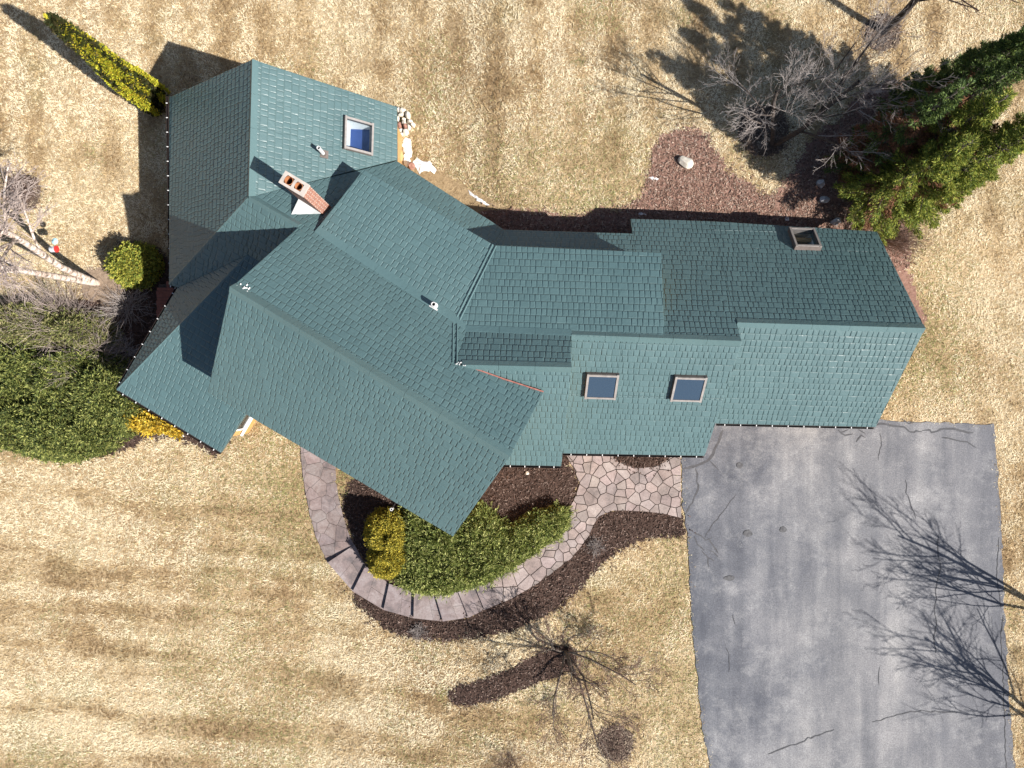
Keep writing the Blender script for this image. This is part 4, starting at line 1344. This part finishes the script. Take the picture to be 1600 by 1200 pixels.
for u, v, w, h in ((1155, 727, 4.5, 4), (1168, 833, 6.5, 4.5), (1223, 827, 4.5, 4), (1139, 903, 7, 3.5)):
    patch(u, v, w, h, int(u)).build('tar_patch', M['patch'], drive)

# ------------------------------------------------------------------ foliage helpers
def leaves(C, D, length, width, col_fn, seed, droop=0.0, spread=.5):
    """rhombic leaves at C (n,3) pointing along D (n,3)"""
    r = np.random.default_rng(seed); n = len(C)
    d = D + r.normal(0, spread, (n, 3)); d[:, 2] -= droop
    d /= np.linalg.norm(d, axis=1)[:, None] + 1e-9
    a = np.cross(d, r.normal(0, 1, (n, 3))); a /= np.linalg.norm(a, axis=1)[:, None] + 1e-9
    L = length * r.uniform(.6, 1.4, n)[:, None]; Wd = width * r.uniform(.6, 1.4, n)[:, None]
    V = np.stack([C, C + d * L * .45 + a * Wd, C + d * L, C + d * L * .45 - a * Wd], 1)
    return V.reshape(-1, 3), col_fn(r, n)

FOL = 2.0
def pal_fn(pal, weights=None, lo=.6, hi=1.35):
    pal = np.array(pal) * FOL
    def f(r, n):
        i = r.choice(len(pal), n, p=weights)
        return pal[i] * r.uniform(lo, hi, n)[:, None]
    return f

# ---- columnar golden arborvitae
def arborvitae(u, v, h, rad, label):
    x, y, z = gpt(u, v)
    t = empty('arborvitae', (x, y, z), label, 'evergreen tree')
    mb = MB(); mb.tube([(x, y, z - .1), (x, y, z + h * .8)], [.11, .03], 7)
    mb.build('trunk', M['bark'], t)
    r = np.random.default_rng(5)
    Cs, Ds, col_k = [], [], []
    flames = 27
    for k in range(flames):
        a = r.uniform(0, 6.283); zb = r.choice((r.uniform(0, .25), r.uniform(.1, .8))) * h; zt_ = zb + r.uniform(1.0, 2.8)
        if zt_ > h: zt_ = h
        m = int(800 * (zt_ - zb) / 2.0)
        s = r.uniform(0, 1, m); zz = zb + s * (zt_ - zb)
        prof = np.interp(zz / h, [0, .08, .35, .7, .9, 1.0], [.92, 1.0, .86, .52, .30, .09]) * rad
        wob = r.uniform(.82, 1.10)
        rr = prof * wob * r.uniform(.86, 1.0, m)
        thick = .105 * np.sin(np.pi * np.clip(s * .92 + .08, 0, 1)) ** .5
        aa = a + r.normal(0, 1, m) * thick / np.maximum(rr, .15)
        Cs.append(np.stack([x + np.cos(aa) * rr, y + np.sin(aa) * rr, z + zz], 1))
        Ds.append(np.stack([np.cos(aa) * .55, np.sin(aa) * .55, np.full(m, .9)], 1))
    C = np.concatenate(Cs); D = np.concatenate(Ds)
    V, c = leaves(C, D, .095, .026, pal_fn([(.23, .235, .022), (.30, .285, .028), (.15, .17, .018), (.30, .23, .025)]), 6, spread=.35)
    # inner foliage, near-black greens paint in the shade between the flames
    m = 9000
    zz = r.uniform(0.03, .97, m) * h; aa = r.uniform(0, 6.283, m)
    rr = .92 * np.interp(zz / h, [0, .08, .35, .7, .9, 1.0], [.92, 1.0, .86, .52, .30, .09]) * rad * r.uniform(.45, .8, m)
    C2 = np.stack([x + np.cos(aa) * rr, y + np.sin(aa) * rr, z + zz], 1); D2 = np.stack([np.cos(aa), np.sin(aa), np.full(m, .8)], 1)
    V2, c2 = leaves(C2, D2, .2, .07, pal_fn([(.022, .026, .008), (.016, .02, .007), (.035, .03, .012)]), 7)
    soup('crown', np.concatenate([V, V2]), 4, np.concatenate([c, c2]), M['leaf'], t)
arborvitae(250, 165, 7.9, 0.74, 'tall yellow green columnar arborvitae at the corner of the left wing')

# ---- conifers in the row behind the garage
def conifer(u, v, h, rad, label, pal, seed, dens=1.0, bare=0.08, dead=0.0):
    x, y, z = gpt(u, v)
    t = empty('conifer', (x, y, z), label, 'evergreen tree', 'conifers behind the garage')
    r = np.random.default_rng(seed)
    mb = MB(); mb.tube([(x, y, z - .1), (x + .05, y, z + h * .5), (x, y, z + h * .98)], [.16, .1, .015], 7)
    br = MB()
    Cs, Ds, kd = [], [], []
    nb_ = int(h * 23 * dens)
    for k in range(nb_):
        f = r.uniform(bare, .99); f = f
        zz = z + f * h
        L = rad * (1 - f) ** .85 * r.uniform(.65, 1.12) + .14
        a = r.uniform(0, 6.283); up = r.uniform(.05, .35) + f * .35
        dirv = np.array((math.cos(a), math.sin(a), up)); dirv /= np.linalg.norm(dirv)
        tip = np.array((x, y, zz)) + dirv * L
        br.tube([(x, y, zz), tuple(tip)], [.022, .005], 4, cap=False)
        m = int(215 * L * dens) + 14
        s = np.clip(r.uniform(.12, 1.0, m) ** .75, 0, 1)
        p = np.array((x, y, zz)) + dirv * (s * L)[:, None]
        lat = np.array((-math.sin(a), math.cos(a), 0))
        wv = (r.normal(0, 1, m) * (.07 + .18 * L / 1.5) * (1.05 - s))
        p = p + lat * wv[:, None]; p[:, 2] += r.normal(0, .05, m) - np.abs(wv) * .15
        Cs.append(p); d = dirv * 1.0 + lat * (np.sign(wv) * .6)[:, None]; Ds.append(d)
        kd.append(np.full(m, 1.0 if r.random() < dead and f < .75 else 0.0))
    C = np.concatenate(Cs); D = np.concatenate(Ds); K = np.concatenate(kd)
    V, c = leaves(C, D, .14, .0145, pal_fn(pal), seed + 1, spread=.4)
    deadc = np.array((.24, .12, .07)) * r.uniform(.6, 1.4, len(C))[:, None]
    c = np.where((K > .5)[:, None], deadc, c)
    tr = mb.build('trunk', M['bark'], t)
    br.build('branches', M['dkbark'], t)
    soup('crown', V, 4, c, M['leaf'], t)
gpal = [(.09, .115, .022), (.13, .15, .026), (.05, .075, .018), (.19, .19, .04)]
dpal = [(.04, .065, .022), (.06, .09, .026), (.085, .115, .03), (.03, .045, .018)]
conifer(1340, 316, 7.8, 2.0, 'yellow green conifer nearest the garage corner', gpal, 31, 1.0, .05, .14)
conifer(1352, 280, 9.0, 1.8, 'conifer in the row with patches of rusty dead needles', gpal, 32, 1.0, .08, .40)
conifer(1372, 242, 9.4, 1.7, 'dark conifer in the middle of the row behind the garage', dpal, 33, 1.0, .08, .28)
conifer(1390, 205, 9.8, 1.6, 'dark conifer furthest from the garage in the row', dpal, 34, 1.0, .08, .06)
conifer(1306, 268, 9.0, 1.3, 'slender half brown conifer at the left end of the row', dpal, 35, .9, .10, .45)
conifer(1392, 316, 8.6, 1.8, 'bright green conifer on the lawn side of the row', gpal, 36, 1.0, .04, .03)
conifer(1428, 288, 8.0, 1.7, 'yellow green conifer standing out furthest into the lawn', gpal, 37, 1.0, .04, .03)
conifer(1424, 190, 9.2, 1.7, 'dark conifer by the top right corner', dpal, 38, 1.0, .06, .06)

# ---- rounded and spreading shrubs
def mound(name, outline, height, n, pal, label, cat, seed, lsize=(.14, .03), base_noise=.35, edge=.55, ground=True, lean=(0, 0), zmode='dome', weights=None, under=None, group=None, spread=.55, lump=.9, sprig=1.0):
    """shrub filling an outline (photo positions of its ground edge), leaves through an uneven canopy"""
    poly = gpoly(outline); P = np.array(poly); lo = P.min(0); hi = P.max(0); ctr_ = P.mean(0)
    r = np.random.default_rng(seed)
    base_z = float(ground_z(*ctr_))
    t = empty(name, (ctr_[0], ctr_[1], base_z), label, cat, group)
    xs = r.uniform(lo[0], hi[0], n * 3); ys = r.uniform(lo[1], hi[1], n * 3)
    k = in_poly(xs, ys, poly); xs = xs[k][:n]; ys = ys[k][:n]; m = len(xs)
    # distance to the outline
    dist = np.full(m, 9e9)
    for i in range(len(poly)):
        a = P[i]; b = P[(i + 1) % len(P)]; ab = b - a
        tt = np.clip(((xs - a[0]) * ab[0] + (ys - a[1]) * ab[1]) / (ab @ ab + 1e-9), 0, 1)
        dist = np.minimum(dist, np.hypot(xs - a[0] - tt * ab[0], ys - a[1] - tt * ab[1]))
    dn2 = np.clip(dist / edge, 0, 1)
    prof = np.sqrt(1 - (1 - dn2) ** 2)
    lumps = 1 - base_noise + base_noise * 2 * (fbm(xs, ys, lump, seed + 3, 3))
    top = height * prof * lumps
    s = 1 - np.abs(r.normal(0, .22, m)).clip(0, .95)
    zz = ground_z(xs, ys) + top * s + .02
    C = np.stack([xs, ys, zz], 1)
    # outward direction from the slope of the canopy
    e = .08
    hx = height * base_noise * 2 * (fbm(xs + e, ys, lump, seed + 3, 3) - fbm(xs - e, ys, lump, seed + 3, 3)) / (2 * e)
    hy = height * base_noise * 2 * (fbm(xs, ys + e, lump, seed + 3, 3) - fbm(xs, ys - e, lump, seed + 3, 3)) / (2 * e)
    out = (np.stack([xs, ys], 1) - ctr_); out /= np.linalg.norm(out, axis=1)[:, None] + 1e-9
    D = np.stack([-hx * .8 + out[:, 0] * (1 - dn2) * 1.2 + lean[0], -hy * .8 + out[:, 1] * (1 - dn2) * 1.2 + lean[1], np.full(m, .8)], 1)
    V, c = leaves(C, D, lsize[0], lsize[1], pal_fn(pal, weights), seed + 1, spread=spread)
    # longer sprigs standing out of the canopy
    K = max(20, n // 45); ii = r.integers(0, m, K); q = 13
    sp_d = D[ii] + r.normal(0, .45, (K, 3)); sp_d /= np.linalg.norm(sp_d, axis=1)[:, None]
    tt_ = r.uniform(.1, 1, (K, q)); Ls = lsize[0] * r.uniform(1.4, 2.8, K) * sprig
    C2 = (C[ii][:, None, :] + sp_d[:, None, :] * (tt_ * Ls[:, None])[:, :, None]).reshape(-1, 3)
    V2, c2 = leaves(C2, np.repeat(sp_d, q, axis=0), lsize[0] * .8, lsize[1] * .8, pal_fn(pal, weights, .8, 1.5), seed + 2, spread=.5)
    V = np.concatenate([V, V2]); c = np.concatenate([c, c2])
    st_ = MB()
    for _ in range(26):
        i = r.integers(0, m)
        st_.tube([(ctr_[0] + r.normal(0, .1), ctr_[1] + r.normal(0, .1), base_z - .05), (xs[i] * .5 + ctr_[0] * .5, ys[i] * .5 + ctr_[1] * .5, base_z + height * .45), (xs[i], ys[i], zz[i])], [.03, .02, .006], 4, cap=False)
    st_.build('stem', M['bark'], t)
    soup('foliage', V, 4, c, M['leaf'], t)
    return t
gold = [(.25, .21, .03), (.20, .17, .025), (.30, .24, .04), (.12, .115, .02), (.05, .055, .012)]
mound('golden_shrub', disc(606, 828, 33, 36), 1.55, 22000, gold, 'rounded golden shrub tucked against the eave', 'shrub', 51, (.085, .020), .45, .8, sprig=.8, group='golden shrubs inside the curved walk', lump=.5)
mound('golden_shrub', disc(609, 871, 31, 30), 1.35, 20000, gold, 'rounded golden shrub next to the stone steps', 'shrub', 52, (.085, .020), .45, .8, sprig=.8, group='golden shrubs inside the curved walk', lump=.5)
jun = [(.085, .108, .028), (.145, .16, .045), (.04, .056, .016), (.23, .235, .09)]
mound('juniper', [(632, 790), (660, 780), (700, 790), (735, 795), (752, 783), (765, 795), (782, 812), (798, 820), (812, 806), (835, 795), (865, 789), (885, 792), (891, 800), (886, 822), (872, 838), (852, 850), (820, 872), (795, 888), (765, 905), (735, 916), (700, 926), (665, 925), (640, 918), (620, 905), (622, 880), (634, 860)],
        .62, 85000, jun, 'low feathery green juniper spreading along the curved walk', 'shrub', 53, (.16, .016), .7, .5, lump=.3, spread=.45, lean=(.25, .1))
yew = [(.055, .07, .02), (.10, .115, .03), (.025, .036, .013), (.17, .175, .055)]
mound('spreading_shrub', [(-40, 590), (-10, 555), (40, 535), (95, 548), (150, 540), (200, 560), (228, 600), (238, 640), (222, 672), (200, 690), (165, 712), (110, 720), (60, 712), (0, 690), (-50, 680)],
      1.5, 95000, yew, 'large dark green spreading shrub at the left below the porch roof', 'shrub', 54, (.14, .021), .7, 1.1, lump=.7)
mound('spreading_shrub', [(-40, 500), (10, 480), (60, 472), (120, 480), (165, 490), (190, 510), (195, 540), (150, 552), (95, 556), (40, 545), (-30, 575)],
      1.3, 24000, [(.09, .10, .03), (.13, .13, .05), (.06, .07, .025), (.17, .15, .08)], 'paler green spreading shrub tangled with bare birch twigs', 'shrub', 55, (.14, .02), .6, 1.0, lump=.8)
mound('yellow_shrub', [(180, 650), (205, 640), (232, 640), (255, 650), (285, 668), (285, 682), (255, 676), (225, 672), (195, 668)], .8, 7500,
      [(.33, .24, .03), (.28, .20, .02), (.38, .28, .05), (.12, .10, .02)], 'bright yellow low shrub poking out below the porch eave', 'shrub', 56, (.13, .045), .5, .4, lump=.5)
mound('round_shrub', disc(222, 418, 36, 33), 1.5, 15000, [(.17, .17, .03), (.10, .12, .02), (.06, .08, .018), (.22, .20, .04)], 'round yellow green boxwood beside the red deck', 'shrub', 57, (.11, .036), .35, .85, lump=.45)

# ------------------------------------------------------------------ bare trees and twiggy shrubs
def bare_tree(name, u, v, stems, label, cat, seed, mat_t='bark', mat_w='twig', levels=4, kids=(5, 5, 4, 3), ratio=(.62, .55, .5, .5), angle=(.6, .7, .7, .7), wob=.14, up=.12, rmin=.006, group=None, base=None, twig_up=None, shrink=.55):
    """stems: list of (direction, length, radius)"""
    x, y, z = gpt(u, v) if base is None else base
    t = empty(name, (x, y, z), label, cat, group)
    r = random.Random(seed)
    tk = MB(); tw = MB()
    def rv(): return Vector((r.gauss(0, 1), r.gauss(0, 1), r.gauss(0, 1)))
    def grow(p, d, L, rad, lvl):
        n = 5 if lvl < 2 else 4
        pts = [p.copy()]; rads = [rad]; dirs = []
        for i in range(n):
            d = (d + rv() * wob + Vector((0, 0, up if lvl > 0 else .02))).normalized()
            p = p + d * (L / n)
            pts.append(p.copy()); dirs.append(d.copy())
            rads.append(max(rmin, rad * (1 - (1 - (.45 if lvl < levels else .4)) * (i + 1) / n)))
        (tk if lvl <= 1 else tw).tube(pts, rads, 7 if lvl == 0 else (5 if lvl == 1 else 4), cap=False)
        if lvl >= levels: return
        k = kids[min(lvl, len(kids) - 1)]
        for j in range(k):
            f = (.30 if lvl == 0 else .22) + (.98 - .26) * (j + r.random()) / k
            i = min(n - 1, int(f * n)); ff = f * n - i
            q = pts[i].lerp(pts[i + 1], min(1, ff))
            dd = dirs[i]
            ax = dd.cross(rv()).normalized()
            a = angle[min(lvl, len(angle) - 1)] * r.uniform(.6, 1.35)
            nd = (dd * math.cos(a) + ax * math.sin(a)).normalized()
            grow(q, nd, L * ratio[min(lvl, len(ratio) - 1)] * r.uniform(.65, 1.25) * (1 - .35 * f), rads[i] * shrink * r.uniform(.8, 1.1), lvl + 1)
    for d, L, rad in stems:
        grow(Vector((x, y, z - .08)), Vector(d).normalized(), L, rad, 0)
    tk.build('trunk', M[mat_t], t, smooth=True)
    tw.build('crown', M[mat_w], t, smooth=False)
    return t
bare_tree('bare_tree', 1207, 228, [((-.24, .14, 1), 5.0, .12), ((.17, .05, 1), 5.6, .13)], 'leafless two stemmed tree with pale grey twigs behind the house', 'tree', 61, 'dkbark', 'twig', 4, (8, 6, 6, 5), (.66, .68, .58, .55), (.7, .7, .65, .6), wob=.065, up=.07, rmin=.0035, shrink=.42)
bare_tree('bare_tree', 882, 1018, [((.1, .0, 1), 2.8, .085), ((.85, .12, .75), 3.7, .05), ((.75, -.4, .8), 4.0, .055), ((.3, -.75, .9), 4.2, .06), ((-.05, -.65, .9), 3.6, .05), ((-.3, .35, .9), 2.4, .045), ((.45, .45, .8), 2.6, .045)], 'leafless dark twigged tree on the front lawn at the end of the mulch strip', 'tree', 62, 'bark', 'twig_brown', 4, (6, 6, 5, 4), (.6, .6, .55, .5), (.6, .65, .65, .6), .17, .02, rmin=.005, shrink=.5)
bare_tree('bare_tree', 1380, 50, [((.04, -.05, 1), 8.0, .17)], 'dark trunk leaning out over the top edge from a mulch ring', 'tree', 63, 'dkbark', 'twig_brown', 3, (7, 5, 4), (.45, .5, .5), wob=.06, up=.10, rmin=.008)
# birch with two white trunks
def birch_mat():
    m, nt, p = new_mat("birch_bark")
    v = objvec(nt)
    mp = nt.nodes.new("ShaderNodeMapping"); mp.inputs["Scale"].default_value = (1, 1, 3.0)
    nt.links.new(v, mp.inputs["Vector"])
    n = noise_node(nt, 3.0, 5, .7, mp.outputs[0], .6)
    r = ramp(nt, n.outputs["Fac"], [(.38, (.10, .075, .06)), (.47, (.42, .33, .27)), (.6, (.66, .58, .52))])
    nt.links.new(r.outputs[0], p.inputs["Base Color"]); p.inputs["Roughness"].default_value = .8
    bump(nt, p, n.outputs["Fac"], .4, .02)
    return m
M['birch'] = birch_mat()
M['twig_pale'] = noisy("birch_twig", (0.24, 0.19, 0.17), (0.42, 0.35, 0.32), 3, 0.9, 0)
bare_tree('birch_tree', 152, 443, [((-.07, .16, 1), 11, .16), ((-.16, -.04, 1), 11, .15)], 'birch with two peeling white trunks leaning to the left edge', 'tree', 64, 'birch', 'twig_pale', 4, (12, 7, 6, 4), (.36, .6, .55, .5), (.9, .7, .7, .7), .05, -.03, rmin=.008)
# trees past the right edge whose shadows cross the drive
bare_tree('bare_tree', 1648, 966, [((-.05, .05, 1), 6.5, .10), ((.12, -.1, 1), 6.0, .08), ((-.15, -.1, 1), 5.5, .07)], 'leafless tree beyond the right side of the drive, upper one', 'tree', 65, 'bark', 'twig_brown', 3, (8, 6, 5), (.65, .55, .5), (.6, .65, .65), .08, .09, rmin=.008)
bare_tree('bare_tree', 1655, 1155, [((-.04, .16, 1), 6.8, .10), ((.06, -.16, 1), 6.6, .09), ((.2, 0, 1), 5.5, .07)], 'leafless tree beyond the right side of the drive, lower one', 'tree', 66, 'bark', 'twig_brown', 3, (8, 6, 5), (.65, .55, .5), (.6, .65, .65), .08, .09, rmin=.008)

def twiggy(name, u, v, n, L, label, seed, mat='twig', dirs=None, spread=.8, rad=.009, kids=3):
    x, y, z = gpt(u, v)
    r = random.Random(seed); mb = MB()
    for _ in range(n):
        d = Vector((r.gauss(0, spread), r.gauss(0, spread), r.uniform(.35, 1.0)))
        if dirs: d += Vector(dirs)
        d.normalize(); l = L * r.uniform(.55, 1.15)
        p = Vector((x + r.gauss(0, .12), y + r.gauss(0, .12), z - .03)); pts = [p]
        for i in range(4):
            d = (d + Vector((r.gauss(0, .12), r.gauss(0, .12), r.gauss(0, .08)))).normalized()
            pts.append(pts[-1] + d * l / 4)
        mb.tube(pts, [rad, rad * .8, rad * .6, rad * .5, rad * .4], 4, cap=False)
        for k in range(kids):
            i = r.randint(1, 3); dd = (d + Vector((r.gauss(0, .6), r.gauss(0, .6), r.gauss(0, .4)))).normalized()
            mb.tube([pts[i], pts[i] + dd * l * .25, pts[i] + dd * l * .45 + Vector((0, 0, .04))], [rad * .6, rad * .5, rad * .35], 3, cap=False)
    o = mb.build(name, M[mat], origin=(x, y, z))
    return tag(o, label, 'bare shrub')
twiggy('bare_shrub', 200, 478, 70, 1.3, 'pale twiggy bare shrub between the boxwood and the deck', 71, 'twig', None, .9, .012, 4)
for k_, (u_, v_, lab_) in enumerate(((30, 520, 'wide grey brown bare shrub sprawling at the left edge above the dark spreading shrub'), (105, 505, 'grey brown bare shrub tangled through the paler spreading shrub'), (150, 560, 'thin grey bare shrub standing in the dark spreading shrub'))):
    twiggy('bare_shrub', u_, v_, 170, 2.1, lab_, 170 + k_, 'twig_pale', None, .8, .010, 6)
twiggy('bare_shrub', 196, 552, 60, 1.3, 'grey twiggy bare shrub against the dark green spreading shrub', 72, 'twig', None, .9, .012, 4)
twiggy('bare_shrub', 1368, 372, 150, 2.0, 'brown stemmed bare shrub fanning out from the garage corner', 73, 'twig_brown', (1.3, -.35, .1), .42, .007, 3)
twiggy('bare_shrub', 38, 300, 130, .9, 'small dense purple brown bare shrub at the left edge', 74, 'twig_brown', None, .9, .008, 4)
twiggy('bare_shrub', 795, 1190, 70, 1.3, 'thin brown bare shrub at the bottom edge', 75, 'twig_brown', None, .9, .006, 4)
twiggy('bare_shrub', 962, 1163, 60, .6, 'tiny bare shrub inside the round mulch bed near the bottom edge', 76, 'twig_brown', None, .9, .006, 3)
twiggy('bare_shrub', 1003, 718, 50, .45, 'dry brown tuft in the half round bed under the eave', 77, 'twig_brown', None, .9, .006, 3)

twiggy('dry_tuft', 930, 852, 120, .4, 'pale dry tuft in the dark mulch beside the terrace', 78, 'twig', None, .9, .008, 3)
twiggy('dry_tuft', 655, 986, 120, .4, 'pale dry tuft in the dark mulch below the steps', 79, 'twig', None, .9, .008, 3)
# ------------------------------------------------------------------ stones and snow
def stone(u, v, ru, rv, hgt, mat, label, seed, group=None, rot=0.0, name='boulder'):
    x, y, z = gpt(u, v); r = random.Random(seed)
    bm = bmesh.new(); bmesh.ops.create_icosphere(bm, subdivisions=3, radius=1.0)
    ph = [r.uniform(0, 6.28) for _ in range(6)]
    planes = [(Vector((r.gauss(0, 1), r.gauss(0, 1), r.gauss(0, .8))).normalized(), r.uniform(.62, .9)) for _ in range(9)]
    for vt in bm.verts:
        p = vt.co.copy()
        for n, d in planes:
            k = p.dot(n)
            if k > d: p -= n * (k - d)
        p *= 1 + .05 * math.sin(5 * p.x + ph[0]) * math.sin(4 * p.y + ph[1])
        vt.co = p
    V = [v_.co.copy() for v_ in bm.verts]; Fc = [[q.index for q in f.verts] for f in bm.faces]
    bm.free()
    k = 32.0 / F
    ca, sa = math.cos(rot), math.sin(rot)
    W_ = []
    for p in V:
        a = p.x * ru * k * 1.15; b = p.y * rv * k * 1.15
        W_.append((x + a * ca - b * sa, y + a * sa + b * ca, z + hgt * .35 + p.z * hgt * .8))
    o = build(name, W_, Fc, M[mat], origin=(x, y, z))
    return tag(o, label, 'rock', group)
g = 'boulders below the eave of the left wing'
RK = [(623, 173, 3, 4, 'cream stone at the top end of the boulder row'), (630, 174, 5, 4, 'broad pale stone second from the top of the boulder row'), (627, 181, 4.5, 3.5, 'rounded white stone left of the tall one in the boulder row'),
      (638, 182, 4, 6, 'tall white stone on the lawn side of the boulder row'), (622, 187, 3, 4, 'white stone half under the eave of the left wing'), (632, 189, 3.5, 2.5, 'small flat stone in the middle of the boulder row'),
      (641, 192, 4.5, 3.5, 'cream stone with flat top beside the lawn'), (632, 193, 3.5, 4, 'wedge shaped pale stone in the boulder row'), (646, 197, 3.5, 3, 'grey white stone furthest out on the lawn side'),
      (625, 198, 4.5, 5, 'pinkish brown stone in the white boulder row'), (634, 199, 4, 3.5, 'grey white stone right of the pinkish one'), (639, 200.5, 3.5, 3.5, 'white stone just inside the outermost one'),
      (627, 206, 5, 3.5, 'long oval white stone in the lower boulder row'), (634, 208, 5, 4.5, 'dusty white stone above the melting snow'), (628, 212, 4, 2.5, 'thin cream stone above the melting snow'), (622, 216, 3, 5, 'upright white stone at the lower end of the boulder row')]
for i, (u, v, a, b, lab) in enumerate(RK):
    stone(u, v, a, b, .28, 'stone_red' if 'pinkish' in lab else 'stone_white', lab, 300 + i, g, random.uniform(-.4, .4))
stone(626.5, 244, 4.5, 9, .35, 'stone_tan', 'ochre yellow boulder under the eave corner', 330)
stone(644, 261, 4.5, 5, .35, 'stone_red', 'reddish boulder beside the snow patch', 331)
stone(1070, 255, 11, 8, .35, 'stone_white', 'large cream boulder alone in the red mulch bed', 332, rot=-.5)
stone(1280, 288, 5, 6, .35, 'stone_grey', 'pale grey boulder at the edge of the evergreens, upper one', 333)
stone(1286, 313, 7, 5, .3, 'stone_grey', 'grey boulder at the edge of the evergreens nearest the garage', 334)
stone(1305, 347, 8, 5, .3, 'stone_grey', 'grey boulder against the garage eave under the evergreens', 335)
stone(262, 676, 8, 4.5, .15, 'stone_white', 'flat pale stone below the porch eave on the left', 336, rot=-.2)
stone(281, 678, 8, 4, .15, 'stone_white', 'flat pale stone below the porch eave on the right', 337, rot=-.3)
stone(824, 739, 3, 2.6, .12, 'stone_white', 'small white stone in the bed below the entry eave', 338)

def snow(outline, label, seed, h=.07):
    poly = gpoly(wobble(outline, .9, 3, seed)); c = np.mean(poly, axis=0); V = []; Fc = []
    n = len(poly); r = random.Random(seed)
    for k, s in enumerate((1.0, .8, .5, .2)):
        for p in poly:
            q = c + (np.array(p) - c) * s
            V.append((q[0], q[1], float(ground_z(*q)) + .02 + h * (1 - s ** 2) * r.uniform(.5, 1.2)))
    for k in range(3):
        for i in range(n):
            j = (i + 1) % n; Fc.append((k * n + i, k * n + j, (k + 1) * n + j, (k + 1) * n + i))
    Fc.append(tuple(3 * n + i for i in range(n)))
    o = build('snow_patch', V, Fc, M['snow'], smooth=False, origin=(c[0], c[1], float(ground_z(*c))))
    return tag(o, label, 'snow', 'melting snow left round the house')
snow([(644, 255), (651, 245), (657, 250), (665, 253), (672, 252), (676, 258), (681, 264), (679, 270), (670, 268), (660, 268), (655, 272), (650, 264)], 'largest white snow patch beside the boulders', 1, .12)
snow([(631, 218), (640, 215), (643, 225), (644, 240), (640, 255), (636, 262), (631, 255), (632, 240), (627, 228)], 'long streak of melting snow below the boulder row', 2, .06)
snow([(730, 299), (736, 300), (748, 309), (758, 316), (764, 321), (756, 319), (744, 311), (733, 304)], 'thin snow sliver on the lawn behind the house', 3, .05)
snow([(999, 331), (1006, 333), (1012, 335), (1005, 335), (999, 334)], 'small snow sliver in the shade of the garage eave', 4, .05)
snow([(1011, 277), (1020, 276), (1031, 281), (1027, 283), (1016, 280)], 'curled white snow strip in the red mulch bed', 5, .05)
snow([(1226, 339), (1233, 338), (1232, 345), (1227, 346)], 'tiny snow lump by the skylight end of the garage eave', 6, .05)

# ------------------------------------------------------------------ deck, feeder, standing pipe
def deck():
    x0, y0, z0 = gpt(247, 440)
    zt_ = 0.05
    t = empty('deck', (x0 + .6, y0 - .6, z0), 'red brown wooden deck corner showing between the eaves', 'deck')
    mb = MB()
    n = 16
    for i in range(n):
        y = 4.55 - i * .145
        xl = -15.98 + .02 * (i % 3)
        if i < 2: xl += .45
        mb.box(((xl - 12.6) / 2, y, zt_), ((-12.6 - xl) / 2, 0, 0), (0, .066, 0), (0, 0, .018))
    mb.build('deck_boards', M['deck'], t)
    fr = MB()
    fr.box((-14.3, 4.58 - n * .0725, -.25), (1.6, 0, 0), (0, n * .07 - .05, 0), (0, 0, .25))
    fr.build('deck_frame', M['dkbark'], t)
deck()

def feeder():
    z = 1.55
    x, y = at(85, 389, z)
    t = empty('bird_feeder', (x, y, z), 'grey bird feeder with a red end hanging by the birch trunk', 'bird feeder')
    mb = MB(); mb.tube([(x - .17, y - .02, z), (x + .06, y + .0, z)], [.12, .135], 8)
    mb.build('seed_barrel', M['greymetal'], t)
    mb = MB(); mb.tube([(x + .06, y, z), (x + .12, y, z)], [.145, .145], 12)
    mb.build('end_cap', M['red'], t)
    mb = MB(); mb.tube([(x, y, z + .15), (x - .1, y + .03, z + 1.3)], .008, 4)
    mb.build('hanging_wire', M['dkbark'], t)
    x2, y2 = at(86, 377, z)
    t2 = empty('bird_feeder', (x2, y2, z), 'pale blue dish shaped bird feeder hanging by the birch trunk', 'bird feeder')
    mb = MB(); mb.tube([(x2, y2, z - .03), (x2, y2, z + .02), (x2, y2, z + .08)], [.10, .14, .04], 12)
    mb.build('dish', M['blue'], t2)
    mb = MB(); mb.tube([(x2, y2, z + .06), (x2 - .1, y2, z + 1.3)], .008, 4)
    mb.build('hanging_wire', M['dkbark'], t2)
feeder()

def pipe():
    z1 = 5.35
    x, y = at(611.5, 796, z1)
    zg = float(ground_z(x, y))
    N = 14
    mb = MB()
    mb.tube([(x, y, z1 - .22), (x, y, z1)], .06, N, cap=False); mb.tube([(x, y, z1 - .22), (x, y, z1)], .036, N, cap=False)
    for i in range(N):
        j = (i + 1) % N; mb.f.append((N + i, N + j, 3 * N + j, 3 * N + i))
    v = mb.build('drain_pipe', M['pvc'], house)
    d = MB(); d.tube([(x, y, z1 - .12), (x, y, z1 - .1)], .035, N); d.build('bore', M['dark'], v)
    b = MB(); b.box(Vector((x, y, z1 - .2)) + Vector((N_[0], N_[1], 0)) * .35, Vector((U[0], U[1], 0)) * .02, Vector((N_[0], N_[1], 0)) * .32, (0, 0, .02)); b.build('bracket', M['gutter'], v)
pipe()
